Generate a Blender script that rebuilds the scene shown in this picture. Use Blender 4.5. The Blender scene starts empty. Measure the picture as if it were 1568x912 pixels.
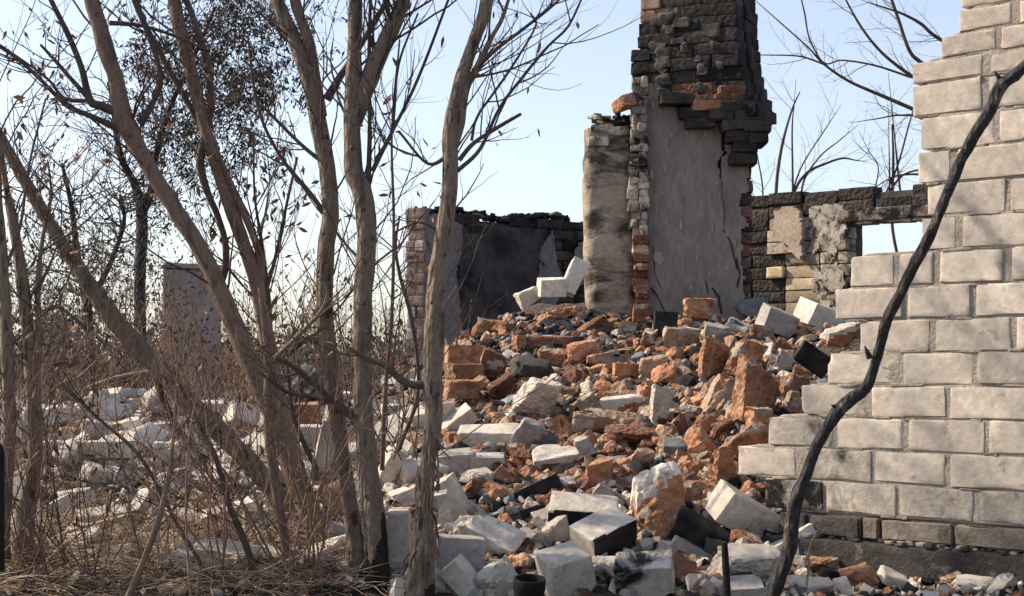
import bpy, math, random
import numpy as np
from mathutils import Vector, Matrix, Euler
R = math.radians
sc = bpy.context.scene
COL = sc.collection
# ------------------------------------------------------------ camera
F = 2400.0; CX = 784.0; HY = 560.0; CZ = 0.8        # focal length (px of a 1568 px wide frame), horizon row, eye height
cam = bpy.data.cameras.new('camera'); camo = bpy.data.objects.new('camera', cam); COL.objects.link(camo)
camo.location = (0, 0, CZ); camo.rotation_euler = (R(90), 0, 0)
cam.sensor_width = 36; cam.lens = 36*F/1568; cam.shift_y = (HY-456)/1568
cam.clip_start = 0.1; cam.clip_end = 3000
sc.camera = camo
# ------------------------------------------------------------ light
SE = R(39); SH = Vector((-.965, .262, 0)).normalized()
SUN = Vector((SH.x*math.cos(SE), SH.y*math.cos(SE), math.sin(SE)))
w = bpy.data.worlds.new('World'); sc.world = w; w.use_nodes = True
nt = w.node_tree; bg = nt.nodes['Background']
sky = nt.nodes.new('ShaderNodeTexSky'); sky.sky_type = 'NISHITA'; sky.sun_disc = False
sky.sun_elevation = SE; sky.sun_rotation = math.atan2(SH.x, SH.y)
sky.air_density = 1.0; sky.dust_density = 1.0; sky.ozone_density = 3.0; sky.altitude = 100
hs = nt.nodes.new('ShaderNodeHueSaturation'); hs.inputs['Saturation'].default_value = .74
tn = nt.nodes.new('ShaderNodeMix'); tn.data_type = 'RGBA'; tn.blend_type = 'MULTIPLY'; tn.inputs[0].default_value = 1; tn.inputs[7].default_value = (1.07, 1.0, .965, 1)   # warm tint on the sky colour, for less blue ambient light
nt.links.new(sky.outputs[0], hs.inputs['Color']); nt.links.new(hs.outputs[0], tn.inputs[6]); nt.links.new(tn.outputs[2], bg.inputs[0]); bg.inputs[1].default_value = 0.142
sl = bpy.data.lights.new('sun', 'SUN'); sl.energy = 4.5; sl.angle = R(1.0); sl.color = (1, .85, .66)
so = bpy.data.objects.new('sun', sl); COL.objects.link(so)
so.rotation_euler = SUN.to_track_quat('Z', 'Y').to_euler(); so.location = (-6, 3, 8)
vs = sc.view_settings; vs.view_transform = 'Standard'; vs.look = 'None'; vs.exposure = 0.62; vs.gamma = 1
vs.use_curve_mapping = False
# ------------------------------------------------------------ helpers
def P(px, py, d): return np.array([(px-CX)/F*d, d, CZ+(HY-py)/F*d])
def vnoise(p, seed=0):
    p = np.asarray(p, float); i = np.floor(p).astype(np.int64); f = p-i; f = f*f*(3-2*f)
    def h(a, b, c):
        n = (a*374761393+b*668265263+c*2147483647+seed*974634777) & 0xffffffff
        n = ((n ^ (n >> 13))*1274126177) & 0xffffffff
        n = ((n ^ (n >> 16))*2246822519) & 0xffffffff
        return ((n ^ (n >> 15)) & 0xffffff)/float(0xffffff)*2-1
    x, y, z = i[..., 0], i[..., 1], i[..., 2]; fx, fy, fz = f[..., 0], f[..., 1], f[..., 2]
    def L(a, b, t): return a+(b-a)*t
    return L(L(L(h(x, y, z), h(x+1, y, z), fx), L(h(x, y+1, z), h(x+1, y+1, z), fx), fy),
             L(L(h(x, y, z+1), h(x+1, y, z+1), fx), L(h(x, y+1, z+1), h(x+1, y+1, z+1), fx), fy), fz)
def fbm(p, seed=0, oct=3):
    p = np.asarray(p, float); s = 0; a = 1
    for k in range(oct): s = s+a*vnoise(p*2**k, seed+k*17); a *= .5
    return s
class MB:
    def __init__(s): s.v = []; s.f4 = []; s.f3 = []; s.m4 = []; s.m3 = []; s.t4 = []; s.t3 = []; s.n = 0
    def add(s, v, f, m=0, t=1.0):
        v = np.asarray(v, float).reshape(-1, 3); f = np.asarray(f, np.int64)
        if len(f) == 0: return
        k = len(f); m = np.broadcast_to(np.asarray(m), (k,)); t = np.broadcast_to(np.asarray(t, float), (k,))
        s.v.append(v)
        if f.shape[1] == 4: s.f4.append(f+s.n); s.m4.append(m); s.t4.append(t)
        else: s.f3.append(f+s.n); s.m3.append(m); s.t3.append(t)
        s.n += len(v)
    def mesh(s, name, mats, smooth=True, sharp=None):
        me = bpy.data.meshes.new(name)
        v = np.concatenate(s.v).astype(np.float32)
        q = np.concatenate(s.f4) if s.f4 else np.zeros((0, 4), int); tr = np.concatenate(s.f3) if s.f3 else np.zeros((0, 3), int)
        mi = np.concatenate(s.m4+s.m3).astype(np.int32); tn = np.concatenate(s.t4+s.t3).astype(np.float32)
        me.vertices.add(len(v)); me.vertices.foreach_set('co', v.ravel())
        nq, n3 = len(q), len(tr); me.loops.add(nq*4+n3*3); me.polygons.add(nq+n3)
        me.loops.foreach_set('vertex_index', np.concatenate([q.ravel(), tr.ravel()]).astype(np.int32))
        me.polygons.foreach_set('loop_start', np.concatenate([np.arange(nq)*4, nq*4+np.arange(n3)*3]).astype(np.int32))
        me.update(calc_edges=True); me.validate()
        if len(me.polygons) == len(mi):
            me.polygons.foreach_set('material_index', mi)
            a = me.attributes.new('tone', 'FLOAT', 'FACE'); a.data.foreach_set('value', tn)
        for m in (mats if isinstance(mats, (list, tuple)) else [mats]): me.materials.append(m)
        me.polygons.foreach_set('use_smooth', np.full(len(me.polygons), smooth))
        if sharp: me.set_sharp_from_angle(angle=R(sharp))
        me.update(); return me
    def build(s, name, mats, parent=None, smooth=True, sharp=None, loc=None):
        if loc is not None: s.v = [x-np.asarray(loc) for x in s.v]
        o = bpy.data.objects.new(name, s.mesh(name, mats, smooth, sharp)); COL.objects.link(o)
        if loc is not None: o.location = loc
        if parent: o.parent = parent
        return o
def tag(o, label=None, cat=None, group=None, kind=None):
    if label: o['label'] = label
    if cat: o['category'] = cat; o['kind'] = 'thing'
    if group: o['group'] = group
    if kind: o['kind'] = kind
    return o
def empty(name, loc, label, cat, group=None):
    o = bpy.data.objects.new(name, None); o.empty_display_size = .1; COL.objects.link(o); o.location = loc
    return tag(o, label, cat, group)
def part(mb, name, mats, root, smooth=True, sharp=None):
    return mb.build(name, mats, root, smooth, sharp, loc=None) if root is None else _part(mb, name, mats, root, smooth, sharp)
def _part(mb, name, mats, root, smooth, sharp):
    bpy_loc = np.array(root.location); mb.v = [x-bpy_loc for x in mb.v]
    o = bpy.data.objects.new(name, mb.mesh(name, mats, smooth, sharp)); COL.objects.link(o); o.parent = root
    return o
# ------------------------------------------------------------ materials
def mk(name, cols, scale=6, rough=.9, bump=.4, bscale=60, soot=0, sootcol=(.012, .012, .013), soots=4, var=.25,
       stretch=(1, 1, 1), speck=None, specks=40, spth=.62, spec=.25, vor=0, crack=False, detail=6, trans=0, tops=None):
    m = bpy.data.materials.new(name); m.use_nodes = True; n = m.node_tree.nodes; l = m.node_tree.links
    b = n['Principled BSDF']; b.inputs['Roughness'].default_value = rough; b.inputs['Specular IOR Level'].default_value = spec
    tc = n.new('ShaderNodeTexCoord'); oi = n.new('ShaderNodeObjectInfo')
    sc_ = n.new('ShaderNodeVectorMath'); sc_.operation = 'SCALE'; l.new(oi.outputs['Random'], sc_.inputs['Scale']); sc_.inputs[0].default_value = (13, 7, 9)
    ad = n.new('ShaderNodeVectorMath'); ad.operation = 'ADD'; l.new(tc.outputs['Object'], ad.inputs[0]); l.new(sc_.outputs[0], ad.inputs[1])
    mp = n.new('ShaderNodeVectorMath'); mp.operation = 'MULTIPLY'; mp.inputs[1].default_value = stretch; l.new(ad.outputs[0], mp.inputs[0])
    V = mp.outputs[0]
    def noise(s, d=detail, r=.6, dist=0):
        x = n.new('ShaderNodeTexNoise'); x.inputs['Scale'].default_value = s; x.inputs['Detail'].default_value = d
        x.inputs['Roughness'].default_value = r; x.inputs['Distortion'].default_value = dist; l.new(V, x.inputs['Vector']); return x.outputs['Fac']
    def ramp(src, stops):
        x = n.new('ShaderNodeValToRGB'); e = x.color_ramp.elements
        while len(e) < len(stops): e.new(.5)
        for k, (p, c) in enumerate(stops): e[k].position = p; e[k].color = (*c, 1) if len(c) == 3 else c
        l.new(src, x.inputs[0]); return x.outputs[0]
    def mix(a, b_, fac, mode='MIX'):
        x = n.new('ShaderNodeMix'); x.data_type = 'RGBA'; x.blend_type = mode
        for s_, v_ in ((x.inputs[0], fac), (x.inputs[6], a), (x.inputs[7], b_)):
            if isinstance(v_, (int, float)): s_.default_value = v_
            elif isinstance(v_, tuple): s_.default_value = (*v_, 1)
            else: l.new(v_, s_)
        return x.outputs[2]
    k = len(cols); lo, hi = .32, .68
    c = ramp(noise(scale), [(lo+(hi-lo)*i/max(1, k-1), cols[i]) for i in range(k)])
    fine = ramp(noise(scale*9, 3), [(.3, (.72, .72, .72)), (.7, (1.2, 1.2, 1.2))]); c = mix(c, fine, .8, 'MULTIPLY')
    if speck:
        c = mix(c, speck, ramp(noise(specks, 4, .7), [(spth, (0, 0, 0)), (spth+.07, (1, 1, 1))]))
    if soot > 0:
        s0 = noise(soots, 7, .68, .6)
        c = mix(c, sootcol, ramp(s0, [(max(0, .78-soot*.62), (0, 0, 0)), (min(1, .92-soot*.62), (1, 1, 1))]))
    # per object and per brick tone
    mr = n.new('ShaderNodeMapRange'); l.new(oi.outputs['Random'], mr.inputs[0]); mr.inputs[3].default_value = 1-var; mr.inputs[4].default_value = 1+var*.6
    at = n.new('ShaderNodeAttribute'); at.attribute_name = 'tone'
    mu = n.new('ShaderNodeMath'); mu.operation = 'MULTIPLY'; l.new(mr.outputs[0], mu.inputs[0]); l.new(at.outputs['Fac'], mu.inputs[1])
    cs = n.new('ShaderNodeVectorMath'); cs.operation = 'SCALE'; l.new(c, cs.inputs[0]); l.new(mu.outputs[0], cs.inputs['Scale'])
    l.new(cs.outputs[0], b.inputs['Base Color'])
    # relief
    h = noise(bscale, 5, .7)
    if vor:
        vo = n.new('ShaderNodeTexVoronoi'); vo.inputs['Scale'].default_value = vor; l.new(V, vo.inputs['Vector'])
        ma = n.new('ShaderNodeMath'); ma.operation = 'ADD'; l.new(h, ma.inputs[0]); l.new(vo.outputs['Distance'], ma.inputs[1]); h = ma.outputs[0]
    bp = n.new('ShaderNodeBump'); bp.inputs['Strength'].default_value = bump; bp.inputs['Distance'].default_value = .012
    l.new(h, bp.inputs['Height']); l.new(bp.outputs[0], b.inputs['Normal'])
    if trans: b.inputs['Transmission Weight'].default_value = 0; b.inputs['Subsurface Weight'].default_value = 0
    return m
M = {}
M['sil'] = mk('silicate', [(.50, .445, .375), (.63, .57, .49), (.56, .505, .43)], 5, bump=.35, bscale=90, speck=(.34, .29, .235), specks=22, spth=.62, soot=.30, sootcol=(.23, .19, .15), soots=8)
M['silwall'] = mk('silicate_wall', [(.43, .375, .31), (.58, .51, .425), (.50, .44, .36)], 3.5, bump=.2, bscale=70, speck=(.36, .31, .25), specks=14, spth=.62, var=.02)
M['silwallsoot'] = mk('silicate_wall_sooty', [(.36, .32, .27), (.52, .46, .385)], 4, bump=.4, bscale=70, soot=.40, sootcol=(.07, .06, .05), soots=6, var=.02)
M['silrough'] = mk('silicate_broken', [(.40, .345, .28), (.58, .52, .44), (.50, .44, .365)], 9, bump=.9, bscale=45, vor=60, soot=.3, sootcol=(.20, .16, .125), soots=9)
M['silsoot'] = mk('silicate_sooty', [(.40, .37, .33), (.55, .51, .46)], 5, bump=.4, soot=.52, soots=5)
M['silgrey'] = mk('silicate_grey', [(.34, .31, .28), (.47, .435, .395)], 5, bump=.4, speck=(.22, .2, .18), specks=16, spth=.6)
M['soot'] = mk('soot', [(.010, .010, .011), (.028, .027, .027), (.05, .046, .043)], 14, bump=.8, bscale=50, rough=.95, spec=.15)
M['orange'] = mk('brick_orange', [(.19, .092, .052), (.42, .20, .105), (.42, .27, .175)], 14, bump=.9, bscale=38, vor=50, speck=(.46, .34, .24), specks=16, spth=.60, var=.35)
M['red'] = mk('brick_red', [(.095, .048, .034), (.21, .095, .062), (.18, .105, .08)], 9, bump=.9, bscale=38, vor=55, speck=(.33, .25, .19), specks=14, spth=.6, var=.35)
M['dusty'] = mk('brick_dusty', [(.19, .13, .085), (.38, .265, .175), (.34, .20, .12)], 8, bump=.9, bscale=40, vor=45, speck=(.48, .41, .33), specks=12, spth=.57, var=.3)
M['brickwhite'] = mk('brick_limewashed', [(.62, .55, .47), (.72, .67, .60)], 12, bump=.5, speck=(.45, .24, .14), specks=9, spth=.6)
M['plaster'] = mk('plaster_grey', [(.18, .15, .13), (.26, .22, .192), (.215, .182, .158)], 3, bump=.35, bscale=30, speck=(.34, .31, .29), specks=13, spth=.66, stretch=(1.6, 1.6, .5), var=.03)
M['plasterlit'] = mk('plaster_tan', [(.36, .29, .215), (.50, .42, .33), (.44, .36, .27)], 4, bump=.5, bscale=40, soot=.36, soots=2.6, sootcol=(.07, .055, .045), var=.03)
M['mortar'] = mk('mortar', [(.33, .285, .235), (.44, .39, .325)], 14, bump=.8, bscale=80, var=.05)
M['mortarsoot'] = mk('mortar_sooty', [(.05, .045, .04), (.12, .105, .095)], 9, bump=1, bscale=60, var=.05)
M['sootbrick'] = mk('sooty_brick', [(.018, .017, .017), (.05, .044, .041), (.095, .062, .05)], 7, bump=1, bscale=45, vor=40, rough=.9, var=.05)
M['mottle'] = mk('mottled_brick', [(.30, .24, .18), (.50, .43, .34), (.56, .50, .42)], 8, bump=.8, bscale=40, soot=.50, soots=7, sootcol=(.03, .026, .024), var=.05)
M['concrete'] = mk('concrete_dark', [(.035, .032, .03), (.085, .075, .066)], 5, bump=1, bscale=40, speck=(.19, .165, .14), specks=11, spth=.60, var=.02)
M['soil'] = mk('ash_soil', [(.035, .028, .024), (.09, .068, .052), (.06, .046, .036)], 5, bump=1, bscale=50, vor=60, speck=(.22, .17, .13), specks=30, spth=.58)
M['slate'] = mk('slate_grey', [(.13, .13, .14), (.23, .23, .235)], 6, bump=.5, bscale=40, var=.3)
M['bark'] = mk('bark', [(.13, .098, .073), (.29, .222, .165), (.21, .16, .12)], 7, bump=1, bscale=26, stretch=(4, 4, 1.1), speck=(.07, .055, .042), specks=6, spth=.57, var=.16, vor=22)
M['barkred'] = mk('bark_red', [(.13, .09, .066), (.275, .19, .14), (.20, .138, .10)], 7, bump=.8, bscale=30, stretch=(4, 4, 1), var=.12, speck=(.30, .24, .19), specks=5, spth=.62)
M['barkdead'] = mk('bark_dead', [(.07, .055, .045), (.34, .26, .19), (.20, .15, .11)], 6, bump=1, bscale=26, stretch=(6, 6, .8), var=.1)
M['twig'] = mk('twig_bark', [(.075, .056, .046), (.15, .11, .088)], 14, bump=.2, var=.25)
M['twigpale'] = mk('twig_pale', [(.16, .115, .08), (.30, .225, .16)], 12, bump=.2, var=.25)
M['twigred'] = mk('twig_red', [(.16, .095, .07), (.30, .19, .14)], 12, bump=.2, var=.25)
M['char'] = mk('charred_wood', [(.010, .010, .011), (.035, .033, .033)], 18, bump=1, bscale=34, rough=.6, spec=.4, stretch=(3, 3, 1), speck=(.17, .135, .11), specks=6, spth=.60, vor=30)
M['leaf'] = mk('dead_leaf', [(.16, .09, .055), (.30, .17, .10)], 10, bump=.3, var=.3)
M['needle'] = mk('dark_foliage', [(.045, .042, .033), (.10, .085, .065)], 6, bump=.2, var=.2)
M['straw'] = mk('straw', [(.42, .31, .20), (.64, .50, .35), (.30, .21, .14)], 10, bump=.2, var=.2)
M['farwall'] = mk('far_render', [(.15, .135, .13), (.20, .18, .17)], 2, bump=.3, var=.03)
M['iron'] = mk('black_iron', [(.008, .008, .009), (.02, .019, .018)], 20, rough=.65, spec=.2, bump=.3)
M['green'] = mk('moss_green_scrap', [(.045, .047, .04), (.12, .12, .095)], 14, bump=.7)
# ------------------------------------------------------------ rock / brick generator
_cube = {}
def cube_grid(nx, ny, nz):
    key = (nx, ny, nz)
    if key in _cube: return _cube[key]
    idx = {}; V = []; Q = []
    def gv(p):
        k = tuple(p)
        if k not in idx: idx[k] = len(V); V.append(k)
        return idx[k]
    N = (nx, ny, nz)
    for ax in range(3):
        a, b = (ax+1) % 3, (ax+2) % 3
        for side in (0, 1):
            for i in range(N[a]):
                for j in range(N[b]):
                    c = []
                    for di, dj in ((0, 0), (1, 0), (1, 1), (0, 1)):
                        p = [0, 0, 0]; p[ax] = N[ax]*side; p[a] = i+di; p[b] = j+dj; c.append(gv(p))
                    Q.append(c if side else c[::-1])
    V = np.array(V, float); s = V/np.array(N)*2-1
    s = np.sign(s)*(1-(1-np.abs(s))**1.9)
    _cube[key] = (s, np.array(Q)); return _cube[key]
def rock(dims, seed=0, cuts=(), res=9, k=34, rough=.004, cutrough=.012, chip=.010, skew=.03, mats=None, cutmat=None, split=None):
    """block of the given size; cuts = [(normal, share of the extent kept)] are broken faces. returns verts, quads, material index"""
    rng = np.random.default_rng(seed); dims = np.asarray(dims, float); mx = dims.max()
    n = np.maximum(3, np.round(res*np.sqrt(dims/mx))).astype(int)
    s, Q = cube_grid(*n); Pn = s*dims/2
    nr = []; cc = []
    for ax in range(3):
        for sg in (-1, 1):
            v = rng.normal(0, skew, 3); v[ax] = sg; v /= np.linalg.norm(v); nr.append(v); cc.append(dims[ax]/2)
    for (cn, fr) in cuts:
        v = np.array(cn, float); v /= np.linalg.norm(v); nr.append(v); cc.append(fr*np.abs(v*dims/2).sum())
    nr = np.array(nr); cc = np.array(cc)
    dd = Pn@nr.T; dd = np.where(dd > 1e-9, dd, 1e-9); inv = dd/cc            # 1/t
    mxi = inv.max(1, keepdims=True)
    t = 1/(mxi[:, 0]*((inv/mxi)**k).sum(1)**(1/k))
    act = inv.argmax(1); srt = np.sort(inv, 1); edge = np.clip((srt[:, -2]/srt[:, -1]-.92)/.08, 0, 1)
    Qv = Pn*t[:, None]
    r = np.linalg.norm(Qv, axis=1, keepdims=True)+1e-9; dr = Qv/r
    nrm = nr[act]
    of = rng.uniform(-50, 50, 3)
    nz = fbm(Qv*28+of, seed % 97, 4); nb = fbm(Qv*9+of, seed % 89+5, 2); nf = fbm(Qv*75+of, seed % 83+9, 2)
    iscut = (act >= 6).astype(float)
    amp = rough*(1-iscut)+cutrough*iscut
    Qv = Qv+nrm*(amp*(nz*.7+nf*.3*iscut+nb*.6*iscut))[:, None]-dr*(chip*edge**2*np.clip(nb+.25+nz*.5, 0, 1.6))[:, None]
    fa = act[Q]; fm = np.zeros(len(Q), int)
    for f_, row in enumerate(fa): fm[f_] = np.bincount(row).argmax()
    mi = np.zeros(len(Q), int)
    if mats is not None:                       # mats: dict active-face -> slot
        for a_, m_ in mats.items(): mi[fm == a_] = m_
    if cutmat is not None: mi[fm >= 6] = cutmat
    if split is not None:
        fc = Qv[Q].mean(1); mi = np.where(fc[:, 2]/dims[2]*.8-fc[:, 0]/dims[0]*.35+vnoise(fc*30+of, 3)*.13+vnoise(fc*9+of, 4)*.2 > split, 0, 1)
    return Qv, Q, mi
def rot(ax, ay, az): return np.array(Euler((R(ax), R(ay), R(az)), 'XYZ').to_matrix())
def rcuts(rng, k, lo=.45, hi=.8):
    out = []
    for _ in range(k):
        v = rng.normal(0, 1, 3); v /= np.linalg.norm(v); out.append((v, rng.uniform(lo, hi)))
    return out
# ------------------------------------------------------------ terrain
ctrl = []
for (px, py, d) in [(-260, 900, 4.7), (0, 905, 4.6), (300, 905, 4.5), (600, 912, 4.45), (900, 912, 4.4), (1200, 912, 4.35), (1260, 893, 4.7), (1400, 893, 4.48), (1568, 897, 4.25), (1500, 915, 4.1), (1800, 920, 4.0),
                    (650, 820, 5.0), (900, 815, 5.0), (1100, 800, 4.95), (1180, 800, 5.0), (700, 720, 5.8), (900, 715, 5.8), (1080, 700, 5.7), (1165, 700, 5.5),
                    (700, 640, 6.9), (900, 610, 7.1), (1100, 600, 6.8), (1230, 600, 6.0), (700, 560, 8.3), (750, 522, 8.7), (800, 495, 8.9), (845, 472, 9.0), (885, 462, 9.05), (925, 500, 8.9), (1050, 495, 8.7), (1150, 500, 8.3), (1250, 500, 7.6),
                    (820, 485, 9.7), (1000, 505, 10), (1250, 500, 9.2), (600, 640, 7.5), (560, 700, 6.4), (500, 800, 5.2),
                    (0, 830, 5.2), (200, 830, 5.2), (400, 830, 5.1), (0, 730, 6.1), (200, 720, 6.2), (400, 725, 6.2), (100, 615, 8.3), (250, 610, 8.5), (400, 620, 8.4), (-150, 640, 8.2), (540, 620, 8.6)]:
    ctrl.append(P(px, py, d))
for p in [(-3, 3, .1), (-1, 3, .1), (.5, 3, .1), (2, 3, .12), (0, 1, .0), (-3, 1, .0), (3, 1, 0), (3.6, 5.2, .25), (3.2, 7.5, .5), (3.2, 9.5, .5), (-4.2, 8.3, .4), (-4.5, 6, .3),
          (-4, 10, .42), (-2, 9.8, .5), (-1.2, 10.2, .52), (-3, 11.5, .40), (-1.2, 12, .46), (0, 11.5, .8), (1.5, 11, .75), (0, 13.5, .4), (2.5, 13, .4), (-4, 14, .38), (4.5, 12, .4)]:
    ctrl.append(np.array(p, float))
ctrl = np.array(ctrl)
def _phi(r2): return np.where(r2 > 1e-12, .5*r2*np.log(r2+1e-12), 0)
_A = _phi(((ctrl[:, None, :2]-ctrl[None, :, :2])**2).sum(2))+np.eye(len(ctrl))*.02
_B = np.c_[np.ones(len(ctrl)), ctrl[:, :2]]
_S = np.block([[_A, _B], [_B.T, np.zeros((3, 3))]]); _W = np.linalg.solve(_S, np.r_[ctrl[:, 2], 0, 0, 0])
def Hraw(x, y):
    q = np.c_[np.ravel(x), np.ravel(y)]; out = np.zeros(len(q))
    for a in range(0, len(q), 40000):
        b = q[a:a+40000]; r2 = ((b[:, None]-ctrl[None, :, :2])**2).sum(2)
        out[a:a+40000] = _phi(r2)@_W[:-3]+np.c_[np.ones(len(b)), b]@_W[-3:]
    return out.reshape(np.shape(x))
gx = np.linspace(-5, 5, 401); gy = np.linspace(.5, 14.5, 401)
GX, GY = np.meshgrid(gx, gy)
GZ = np.clip(Hraw(GX, GY), -.05, 1.25)
pp = np.stack([GX, GY, GX*0], -1)
GZ = GZ+fbm(pp*3.2, 3, 5)*.030*np.clip((GY-3.5)/1.5, 0, 1)
fade = np.clip(np.minimum(np.minimum(GX+5, 5-GX)/1.2, np.minimum(14.5-GY, GY+2)/1.5), 0, 1); fade = fade*fade*(3-2*fade)
GZ = GZ*fade+(np.where(GY < 4, .1, .38))*(1-fade)
def H(x, y):
    x = np.asarray(x, float); y = np.asarray(y, float)
    u = np.clip((x-gx[0])/(gx[1]-gx[0]), 0, 399.999); v = np.clip((y-gy[0])/(gy[1]-gy[0]), 0, 399.999)
    i = u.astype(int); j = v.astype(int); a = u-i; b = v-j
    return (GZ[j, i]*(1-a)+GZ[j, i+1]*a)*(1-b)+(GZ[j+1, i]*(1-a)+GZ[j+1, i+1]*a)*b
_D = np.arange(3.2, 14.3, .015)
def hit(px, py):
    x = (px-CX)/F*_D; z = CZ+(HY-py)/F*_D
    below = np.nonzero(H(x, _D) >= z)[0]
    return _D[below[0]] if len(below) else None
ex = lambda lo, hi, k, far: np.concatenate([lo-np.geomspace(.5, far, k)[::-1], [], hi+np.geomspace(.5, far, k)])
tx = np.concatenate([gx[0]-np.geomspace(.1, 900, 24)[::-1], gx, gx[-1]+np.geomspace(.1, 900, 24)])
ty = np.concatenate([gy[0]-np.geomspace(.1, 60, 8)[::-1], gy, gy[-1]+np.geomspace(.1, 1800, 30)])
TX, TY = np.meshgrid(tx, ty)
TZ = np.where((TX >= gx[0]) & (TX <= gx[-1]) & (TY >= gy[0]) & (TY <= gy[-1]), H(TX, TY), np.where(TY < 4, .1, .38))
m_ = MB(); nx_, ny_ = len(tx), len(ty); I = np.arange(nx_*ny_).reshape(ny_, nx_)
m_.add(np.stack([TX, TY, TZ], -1).reshape(-1, 3), np.stack([I[:-1, :-1], I[:-1, 1:], I[1:, 1:], I[1:, :-1]], -1).reshape(-1, 4))
tag(m_.build('ground', M['soil']), kind='structure')
# ============================================================ WALLS
UP = np.array([0, 0, 1.])
def frame(u): u = np.array([u[0], u[1], 0.]); u /= np.linalg.norm(u); y = np.cross(UP, u); return np.stack([u, y, UP], 1)
rg = np.random.default_rng(5)
def brick(mb, O, Fm, s0, s1, z0, z1, depth=.12, mat=0, y0=0, res=7, rough=.003, chip=.012, jit=.002, tone=None, cuts=(), k=40, tonev=.10, skew=.012, tilt=0):
    seed = int(rg.integers(1e6))
    v, q, mi = rock((s1-s0, depth, z1-z0), seed, cuts, res, k, rough, .014, chip, skew, cutmat=None)
    a = rg.normal(0, .006)+tilt
    v = v@rot(0, math.degrees(a), math.degrees(rg.normal(0, .006))).T
    c = np.array([(s0+s1)/2, y0+depth/2+rg.normal(0, jit), (z0+z1)/2])
    mb.add((v+c)@Fm.T+O, q, mat, (tone if tone is not None else 1)*(1+rg.normal(0, tonev)))
def sheet(mb, O, Fm, s0, s1, z0, z1, y0, y1, mat=0, res=10, rough=.004, seed=1):
    v, q, mi = rock((s1-s0, y1-y0, z1-z0), seed, (), res, 60, rough, .01, .004, .0002)
    mb.add((v+np.array([(s0+s1)/2, (y0+y1)/2, (z0+z1)/2]))@Fm.T+O, q, mat)
# ---- right white block wall. face line through px 1130 (d 5.02) and px 1568 (d 4.38)
A0 = P(1130, HY, 5.02); A1 = P(1568, HY, 4.38); FW = frame((A1-A0)[:2]); OW = np.array([A0[0], A0[1], 0.])
def s_of(px):            # distance along the wall face where the sight line at column px meets it
    t = (px-CX)/F; u = FW[:, 0]; return (t*OW[1]-OW[0])/(u[0]-t*u[1])
wall = empty('block_wall', (OW[0], OW[1], .2), 'ruined pale block wall with a stepped broken end, standing on a sooty footing', 'wall')
wb = MB(); wm = MB(); wp = MB(); wf = MB()
zc = lambda k: .5475+.098*k
g = .012
rows = {   # row: (z0, z1, [joint columns in px]) ; the first number is the broken left end
 -2: [1172, 1263, 1375, 1497], -1: [1130, 1228, 1337, 1454], 0: [1176, 1280, 1389, 1512], 1: [1227, 1331, 1452], 2: [1268, 1381, 1494],
 3: [1316, 1431, 1553], 4: [1280, 1387, 1493], 5: [1302, 1374, 1436, 1547], 6: [1412, 1472], 7: [1420, 1545], 8: [1405, 1464], 9: [1410, 1527], 10: [1397, 1512]}
def do_row(js, z0, z1, out=0., first=0, sooty=0):
    ss = [s_of(p) for p in js]
    end = 2.7
    while ss[-1] < end: ss.append(ss[-1]+.262+rg.normal(0, .004))
    for i in range(len(ss)-1):
        a, b = ss[i], ss[i+1]
        r_ = rg.random(); cu = [((rg.choice([-1, 1]), -1.2, rg.choice([-1, 1])*rg.uniform(.4, 1)), rg.uniform(.935, .975))] if rg.random() < (.5 if i == 0 else .16) else []
        brick(wb, OW, FW, a+g*.45 if i else a, b-g*.55-rg.uniform(0, .008)-(.01 if r_ > .85 else 0), z0+g*.35, z1-g*.35, .12, 1 if rg.random() < sooty else 0, -out if i == 0 else rg.uniform(-.0035, -.0005), jit=.0003, res=11,
              chip=.007, k=110, tonev=.055, rough=.0013, cuts=cu)
    wm_s = ss[0]+.035
    sheet(wm, OW, FW, wm_s, ss[-1], z0-.003, z1+.003, .0024, .112, 0, 30, .0022, int(rg.integers(999)))
for k_, js in rows.items(): do_row(js, zc(k_), zc(k_+1), out=.006 if k_ == 4 else 0, sooty={-2: 1, -1: .3}.get(k_, .05))
do_row([1397, 1512], zc(11), zc(11)+.067); do_row([1441, 1530], zc(11)+.067, zc(11)+.134); do_row([1468, 1560], zc(11)+.134, zc(11)+.20)
for kk in range(4): do_row([1470+kk*14, 1560+30*(kk % 2)], zc(11)+.20+kk*.098, zc(11)+.298+kk*.098)
part(wb, 'block_course', [M['silwall'], M['silwallsoot']], wall, sharp=38)
# mortar squeezed out of the joints: ragged lips
lip = wm
for k_, js in rows.items():
    z = zc(k_); s = s_of(js[0])+.03
    while s < 1.5:
        L_ = rg.uniform(.03, .12)
        if rg.random() < .35:
            v, q, _ = rock((L_, .007, rg.uniform(.006, .011)), int(rg.integers(1e5)), (), 7, 12, .004, .01, .006)
            lip.add((v+np.array([s+L_/2, .002, z+rg.normal(0, .002)]))@FW.T+OW, q)
        s += L_*.9
part(wm, 'mortar_bed', [M['mortar']], wall)
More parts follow.
